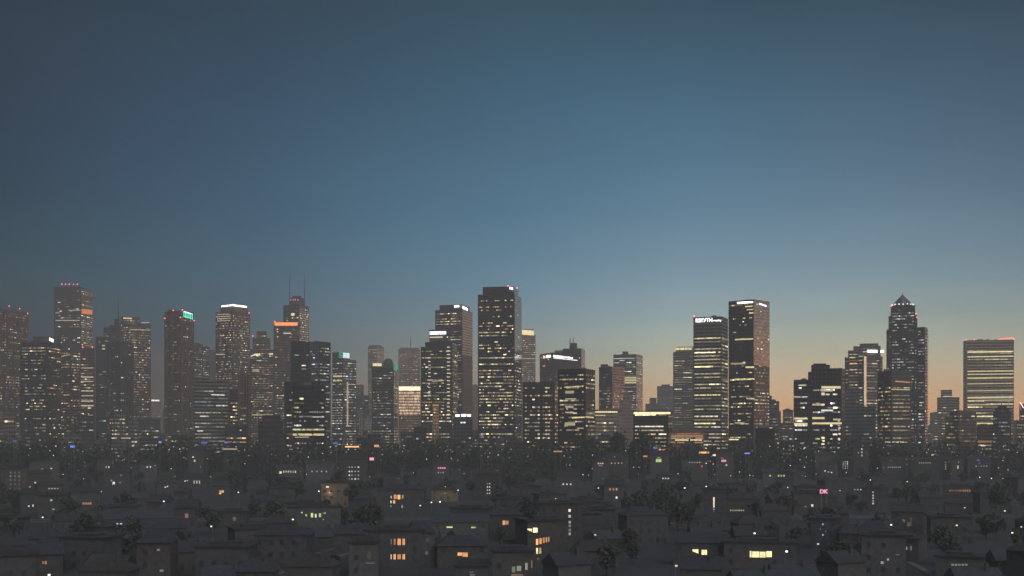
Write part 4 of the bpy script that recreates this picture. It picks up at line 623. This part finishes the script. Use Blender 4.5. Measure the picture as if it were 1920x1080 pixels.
for x, y, h, e in [(100, 854, 'c', 3), (321, 879, 'n', 3), (347, 902, 'n', 3), (351, 901, 'n', 2), (447, 923, 'c', 3), (307, 940, 'n', 4), (80, 970, 'n', 2), (396, 987, 'n', 2), (389, 860, 'n', 2), (246, 877, 'w', 1), (185, 921, 'n', 2), (190, 922, 'n', 1), (92, 1078, 'n', 2), (317, 843, 'n', 3), (337, 842, 'n', 3), (56, 841, 'w', 2),
   (598, 921, 'w', 5), (859, 919, 'n', 3), (763, 933, 'n', 3), (788, 948, 'n', 2), (809, 942, 'n', 3), (825, 941, 'n', 4), (549, 974, 'n', 3), (620, 838, 'w', 4), (578, 857, 'n', 3), (540, 855, 'n', 2), (605, 850, 'c', 2), (649, 866, 'n', 2), (800, 861, 'n', 3), (846, 860, 'w', 2), (915, 857, 'n', 2), (934, 853, 'n', 3), (870, 888, 'c', 1), (775, 886, 'n', 1),
   (1122, 915, 'n', 3), (1284, 915, 'c', 5), (1324, 912, 'n', 4), (1321, 940, 'n', 4), (1415, 1000, 'n', 3), (1268, 1061, 'n', 1), (1042, 935, 'o', 2), (1093, 890, 'n', 3), (1111, 853, 'c', 3), (1173, 845, 'c', 3), (1340, 890, 'n', 1), (1406, 891, 'c', 3), (1412, 892, 'c', 1), (1370, 892, 'c', 2), (1188, 876, 'n', 2), (1198, 876, 'n', 2), (1116, 1003, 'n', 1), (1324, 869, 'n', 4), (1337, 870, 'n', 3),
   (1482, 873, 'n', 3), (1508, 876, 'n', 3), (1510, 893, 'n', 1), (1632, 900, 'n', 4), (1701, 903, 'n', 3), (1575, 920, 'n', 1), (1671, 984, 'n', 3), (1614, 999, 'c', 3), (1534, 1020, 'n', 1), (1475, 1034, 'c', 4), (1794, 985, 'g', 2), (1898, 999, 'n', 2), (1915, 988, 'n', 1), (1809, 952, 'n', 1), (1884, 958, 'n', 2), (1837, 895, 'n', 4), (1859, 897, 'n', 4), (1645, 878, 'n', 3), (1512, 857, 'n', 2), (1500, 862, 'n', 2), (1890, 881, 'n', 2), (1477, 914, 'n', 2), (1587, 886, 'c', 2)]:
    lamp(x, y, h, e)
for _ in range(210):
    y = 836 + 62 * R.random() ** 1.9; x = R.uniform(4, 1916) if R.random() < .45 else (R.choice((60, 130, 215, 300, 345, 420, 560, 640, 800, 900, 1045, 1130, 1235, 1340, 1500, 1560, 1650, 1730, 1800, 1870)) + R.gauss(0, 22)) % 1916
    if any(a - 4 < x < c + 4 and b_ - 4 < y < e_ + 4 for a, b_, c, e_, d_ in LIGHTS): continue
    n0 = len(PEND); lamp(x, y, *R.choice((('n', .5), ('w', .5), ('n', 1), ('c', .6), ('w', 1.2), ('o', 1), ('n', 2), ('w', .7)))); o_ = PEND.pop()[0]
    o_['label'] = 'tiny distant street lamp in the dark band between the skyline and the near roofs'; o_['group'] = 'tiny distant street lamps'
# ------------------------------------------------------------------ free-standing illuminated signs
def neon(x, y, w, h, hue, e, txt=None):
    D = 480 if txt else min((H - 9) * F / (y - Y0), 880); X = (x - 960) / F * D; z = z_at(y, D); W, Hh = w / F * D, h / F * D
    root = empty('illuminated_sign', (X, D, 0), None, 'sign'); b = MB(); b.box(X - W/2 - .15, D, z - Hh/2 - .15, X + W/2 + .15, D + .6, z + Hh/2 + .15); b.build('case', steel, root, root.location)
    if txt:
        root.location = (X, D, 0); l = lettering(root, (Vector((X - W, D)), Vector((X + W, D)), Vector((0, -1))), txt, x - w/2, y + h/2, h, w, hue, e)
    else:
        b = MB(); b.box(X - W/2, D - .1, z - Hh/2, X + W/2, D - .02, z + Hh/2); b.build('panel', G(hue, e, .5), root, root.location)
    for s in (-1, 1): b = MB(); b.box(X + s*W*.3 - .15, D + .1, 0, X + s*W*.3 + .15, D + .4, z - Hh/2 - .15); b.build('post', steel, root, root.location)
    nm = {'b': 'blue', 'o': 'orange', 'p': 'magenta', 'w': 'warm white', 'r': 'red', 'n': 'white'}[hue]
    placed(root, ('long ' if w > 12 else 'small ') + nm + ' lit sign', x, y); LIGHTS.append((x - w/2, y - h/2, x + w/2, y + h/2, D)); SOLID.append((X, D, W/2 + .5))
for a in [(136, 837, 9, 4, 'b', 1.2), (28, 827, 7, 3, 'b', .4), (300, 829, 5, 3, 'b', 1.3), (383, 830, 12, 3, 'b', .6), (424, 829.5, 6, 3, 'b', .7), (629, 831, 9, 2.5, 'b', .5), (660, 837.5, 26, 2.6, 'o', 1.6), (706, 836, 9, 4, 'o', 1.0), (697, 860.5, 8, 5, 'p', 1.4), (1320, 848.5, 19, 3.4, 'o', 1.1), (1340, 853.5, 8, 3, 'w', 1.1), (1401, 850, 10, 2.6, 'b', 1.0),
          (1229, 840, 8, 3, 'b', .6), (1210, 855.5, 8, 3, 'o', .6), (1046, 846.5, 16, 2.6, 'o', .6), (431, 842, 28, 1.6, 'w', .7), (1834, 863, 6, 2, 'b', .5), (214, 821.5, 10, 2, 'w', .6), (236, 821.5, 18, 1.8, 'w', .5), (215, 792, 30, 2.4, 'o', .5), (903, 817, 6, 2, 'b', .6), (1316, 874, 3, 2, 'r', .8)]: neon(*a)
neon(1545, 921.5, 15, 7.5, 'p', 1.3, 'DK')
# ------------------------------------------------------------------ low city between the towers and the trees
GRP = 'speckled low city blocks at the foot of the skyline'
k = 0
for i in range(230):
    D = R.uniform(1020, 1900); xp = R.uniform(-20, 1940)
    hmax = 62 if xp < 300 else 44 if xp < 900 else 38 if xp < 1150 else 30
    h = R.uniform(14, hmax) * (1 if R.random() < .6 else .6); wpx = R.uniform(14, 46); X = (xp - 960) / F * D
    top = Y0 + (H - h) / D * F
    if any(Y_ > D and a - 3 < xp + wpx/2 and c + 3 > xp - wpx/2 and e_ + 2 > top for a, b_, c, e_, Y_ in LIGHTS): continue
    tower('city_block', 'low dark city block speckled with tiny lights among others below the skyline', D, [(xp - wpx/2, xp + R.uniform(-.3, .4) * wpx if R.random() < .6 else None, xp + wpx/2, top)], R.choice(('brown', 'grey', 'dark', 'dark', 'grey', 'green')), 'fine', R.choice(('sparse', 'dots', 'few', 'mix')), R.choice(('warm', 'mix', 'brown', 'cool')), gain=R.choice((.4, .6, .9)), cat='building', group=GRP, keep=16)
for i in range(90):
    D = R.uniform(2000, 2900); xp = R.choice((R.uniform(-20, 1190), R.uniform(-20, 560), R.uniform(1200, 1940))); wpx = R.uniform(10, 30); top = R.uniform(768, 805) - (14 if xp < 280 or 310 < xp < 560 else 0)
    tower('mid_rise_block', 'hazy far mid-rise block showing between the tower feet', D, [(xp - wpx/2, None, xp + wpx/2, top)], R.choice(('brown', 'grey', 'pale', 'green', 'rose')), 'fine', R.choice(('fine', 'dots', 'sparse')), R.choice(('warm', 'brown')), gain=R.choice((.5, .8)), cat='building', group='hazy mid-rise blocks far behind', keep=10)
tower('apartment_block', 'unlit round-shouldered dark block standing left of the black foreground block', 930, [(484, None, 531, 790), (492, None, 526, 778, 3)], 'dark', 'fine', 'none')
# ------------------------------------------------------------------ unlit houses filling the foreground
def unlit_proto(w, d, h, rk, wc, rc):
    root = empty('house', (0, 0, 0), 'unlit low house lost in the dark foreground', 'house', 'unlit houses in the dark foreground'); fp = fpr(0, 0, w, d, 0)
    b = MB(); b.prism(fp, 0, h); b.build('wall', wallc[wc], root); ro = roof_mesh(fp, h, rk).build('roof', rooft[rc], root)
    z = 1.6
    while z < h - 1:
        for i in range(int(w / 3)): pane(root, (-w/2 + 1.6 + i * 3, 0, z), (1, 0), 1.1, 1.3, dglass, 'window', .12)
        z += 3
    pane(root, (w/2 - 1.0, 0, 1.05), (1, 0), .9, 2.1, rooft['tile'], 'door', .14)
    if rk != 'flat': b = MB(); b.box(w*.2, d*.3, h + .5, w*.2 + .8, d*.3 + .8, h + 3.6); c = b.build('chimney', wallc['brick'], root); c.parent = ro
    return root
UP = [unlit_proto(9, 7, 5.6, 'gable', 'cream', 'slate'), unlit_proto(11, 8, 5.6, 'hip', 'grey', 'tile'), unlit_proto(13, 9, 8.4, 'flat', 'grey', 'felt'), unlit_proto(10, 8, 3.2, 'gable', 'brick', 'tin'), unlit_proto(14, 9, 9.5, 'hip', 'grey', 'slate'), unlit_proto(8, 8, 5.8, 'hip', 'brick', 'slate')]
def copy_tree(p, loc, rz, s=1.0):
    r = p.copy(); COL.objects.link(r); r.location = loc; r.rotation_euler = (0, 0, rz); r.scale = (s, s, s)
    for c in p.children:
        q = c.copy(); COL.objects.link(q); q.parent = r
        for g_ in c.children: t = g_.copy(); COL.objects.link(t); t.parent = q
    return r
n_h = 0; used = set()
for _ in range(6000):
    if n_h >= 280: break
    D = 255 + 850 * R.random() ** 1.4; X = R.uniform(-.5, .5) * D; pi_ = R.randrange(6); rad, hh = (6, 7, 8, 6.5, 9, 6)[pi_], (8.5, 8.5, 9.6, 6, 12.5, 8.6)[pi_]
    if not free(X, D + 5, rad) or hides(X, D, rad, hh): continue
    rz = R.choice((0, 0, .25, -.2, .5)) + R.uniform(-.08, .08)
    if pi_ in used: copy_tree(UP[pi_], (X, D, 0), rz)
    else: UP[pi_].location = (X, D, 0); UP[pi_].rotation_euler = (0, 0, rz); used.add(pi_)
    SOLID.append((X, D + 5, rad)); n_h += 1
# ------------------------------------------------------------------ trees
bark = plain('bark', (.08, .06, .045), .9, .3, 2); leafm = [plain('leaves_%d' % i, c, .75, .45, .35) for i, c in enumerate(((.075, .088, .072), (.07, .085, .075), (.082, .092, .07)))]
def crown_mesh(b, cx, cy, cz, r, h, n, s, mi=0, rg=R):
    lobes = [(rg.gauss(0, .42) * r, rg.gauss(0, .42) * r, rg.uniform(-.35, .45) * h, rg.uniform(.38, .62)) for _ in range(7)]
    for _ in range(n):
        l = rg.choice(lobes); th = rg.uniform(0, 6.283); u = rg.uniform(-.8, 1); k_ = (1 - u * u) ** .5; q = l[3] * rg.uniform(.75, 1.05)
        p = Vector((cx + l[0] + r * q * k_ * math.cos(th), cy + l[1] + r * q * k_ * math.sin(th), cz + l[2] + h * .5 * q * u * 1.2))
        a = Vector((rg.gauss(0, 1), rg.gauss(0, 1), rg.gauss(0, 1))).normalized(); c = a.cross(Vector((rg.gauss(0, 1), rg.gauss(0, 1), rg.gauss(0, 1)))).normalized(); t = s * rg.uniform(.6, 1.3)
        b.quad(p - a * t, p - c * t * .6, p + a * t, p + c * t * .6, mi)
def tree_proto(h, r, mi, tall=False):
    root = empty('tree', (0, 0, 0), 'dark leafy tree among the unlit foreground rooftops', 'tree', 'dark trees in the foreground'); b = MB(); n = 6; tr = .28
    pts = [(0, 0, 0, tr * 1.4), (0, 0, .6, tr), (.1, .05, h * .35, tr * .7), (.05, .1, h * .75, tr * .25)]
    def tube(pts):
        for (x0, y0, z0, r0), (x1, y1, z1, r1) in zip(pts, pts[1:]):
            for i in range(n):
                t0, t1 = i*2*math.pi/n, (i+1)*2*math.pi/n
                b.quad((x0+r0*math.cos(t0), y0+r0*math.sin(t0), z0), (x0+r0*math.cos(t1), y0+r0*math.sin(t1), z0), (x1+r1*math.cos(t1), y1+r1*math.sin(t1), z1), (x1+r1*math.cos(t0), y1+r1*math.sin(t0), z1))
    tube(pts)
    for i in range(5):
        t = i * 1.3; tube([(.08, .05, h * (.3 + .06*i), tr * .4), (r*.5*math.cos(t), r*.5*math.sin(t), h * (.48 + .07*i), tr * .12)])
    b.build('trunk', bark, root); b = MB(); crown_mesh(b, 0, 0, h * .66, r, h * .68, 520, .55 + r * .05); b.build('crown', leafm[mi], root); return root
TP = [tree_proto(9, 4, 0), tree_proto(12, 5, 1), tree_proto(7.5, 3.6, 2), tree_proto(14, 5.5, 0), tree_proto(11, 6, 1), tree_proto(8, 3, 2)]
TD = [(9, 4), (12, 5), (7.5, 3.6), (14, 5.5), (11, 6), (8, 3)]; used = set(); n_t = 0
def put_tree(i, X, Y, s):
    if i in used: r = copy_tree(TP[i], (X, Y, 0), R.uniform(0, 6.28), s)
    else: r = TP[i]; r.location = (X, Y, 0); r.scale = (s, s, s); used.add(i)
    return r
for px, py, rp_, D in ((1160, 813, 14, 900), (1205, 812, 18, 900), (1188, 832, 12, 895), (1100, 828, 14, 890)):
    r_ = rp_ / F * D; zt_ = z_at(py, D); X = (px - 960) / F * D; root = empty('tree', (X, D, 0), None, 'tree'); b = MB()
    b.prism([(X + .5 * math.cos(t * 1.047), D + .5 * math.sin(t * 1.047)) for t in range(6)], 0, zt_ - r_); b.build('trunk', bark, root, root.location); b = MB()
    crown_mesh(b, X, D, zt_ - r_, r_ * .95, r_ * 2.3, 900, 1.0); crown_mesh(b, X, D, zt_ * .5, r_ * 1.25, zt_ * .8, 700, 1.2); b.build('crown', leafm[1], root, root.location)
    placed(root, 'tall rounded black tree' if py < 820 else 'lower dark rounded tree', px, py); LIGHTS.append((px - rp_, py, px + rp_, py + 12, D)); SOLID.append((X, D, 3))
for _ in range(9000):
    if n_t >= 296: break
    D = 285 + 765 * R.random() ** 1.1; X = R.uniform(-.48, .48) * D; i = R.randrange(6); s = R.uniform(.7, 1.1) * (.75 if D < 420 else 1); h, r_ = TD[i][0] * s, TD[i][1] * s
    if not free(X, D, r_ * .55) or hides(X, D, r_, h): continue
    put_tree(i, X, D, s); SOLID.append((X, D, r_ * .5)); n_t += 1
b = MB(); rg = random.Random(3); n = 0
for _ in range(9000):
    if n >= 1700: break
    D = rg.choice((rg.uniform(905, 995), rg.uniform(1000, 2000))); X = rg.uniform(-.48, .48) * D; r_ = rg.uniform(4, 8); h = rg.uniform(8, 17)
    if D < 1000: r_ = rg.uniform(5, 10); h = rg.uniform(17, 28)
    if hides(X, D, r_, h) or not free(X, D, r_ * .3): continue
    crown_mesh(b, X, D, h * .55, r_, h * .95, 60, 1.5, rg.randrange(3), rg); n += 1
o = b.build('woodland', [plain('far_leaves_%d' % i, c, .8, .45, .35) for i, c in enumerate(((.05, .06, .045), (.045, .056, .048), (.055, .065, .045)))]); tag(o, 'dark mass of far tree crowns between the low city blocks', 'trees', kind='stuff')
settle_labels()
# ------------------------------------------------------------------ haze
b = MB(); b.box(-3350, -220, -1, 3350, 3400, 262); o = b.build('haze', (), None); o['kind'] = 'stuff'
m = bpy.data.materials.new('haze_air'); m.use_nodes = True; t = m.node_tree; t.nodes.clear(); pv = t.nodes.new('ShaderNodeVolumePrincipled'); ov = t.nodes.new('ShaderNodeOutputMaterial')
pv.inputs['Color'].default_value = (.86, .855, .84, 1); pv.inputs['Density'].default_value = .00036; pv.inputs['Anisotropy'].default_value = 0; t.links.new(pv.outputs[0], ov.inputs['Volume']); o.data.materials.append(m)
print('trees', n_t, 'houses', n_h, 'objects', len(bpy.data.objects))
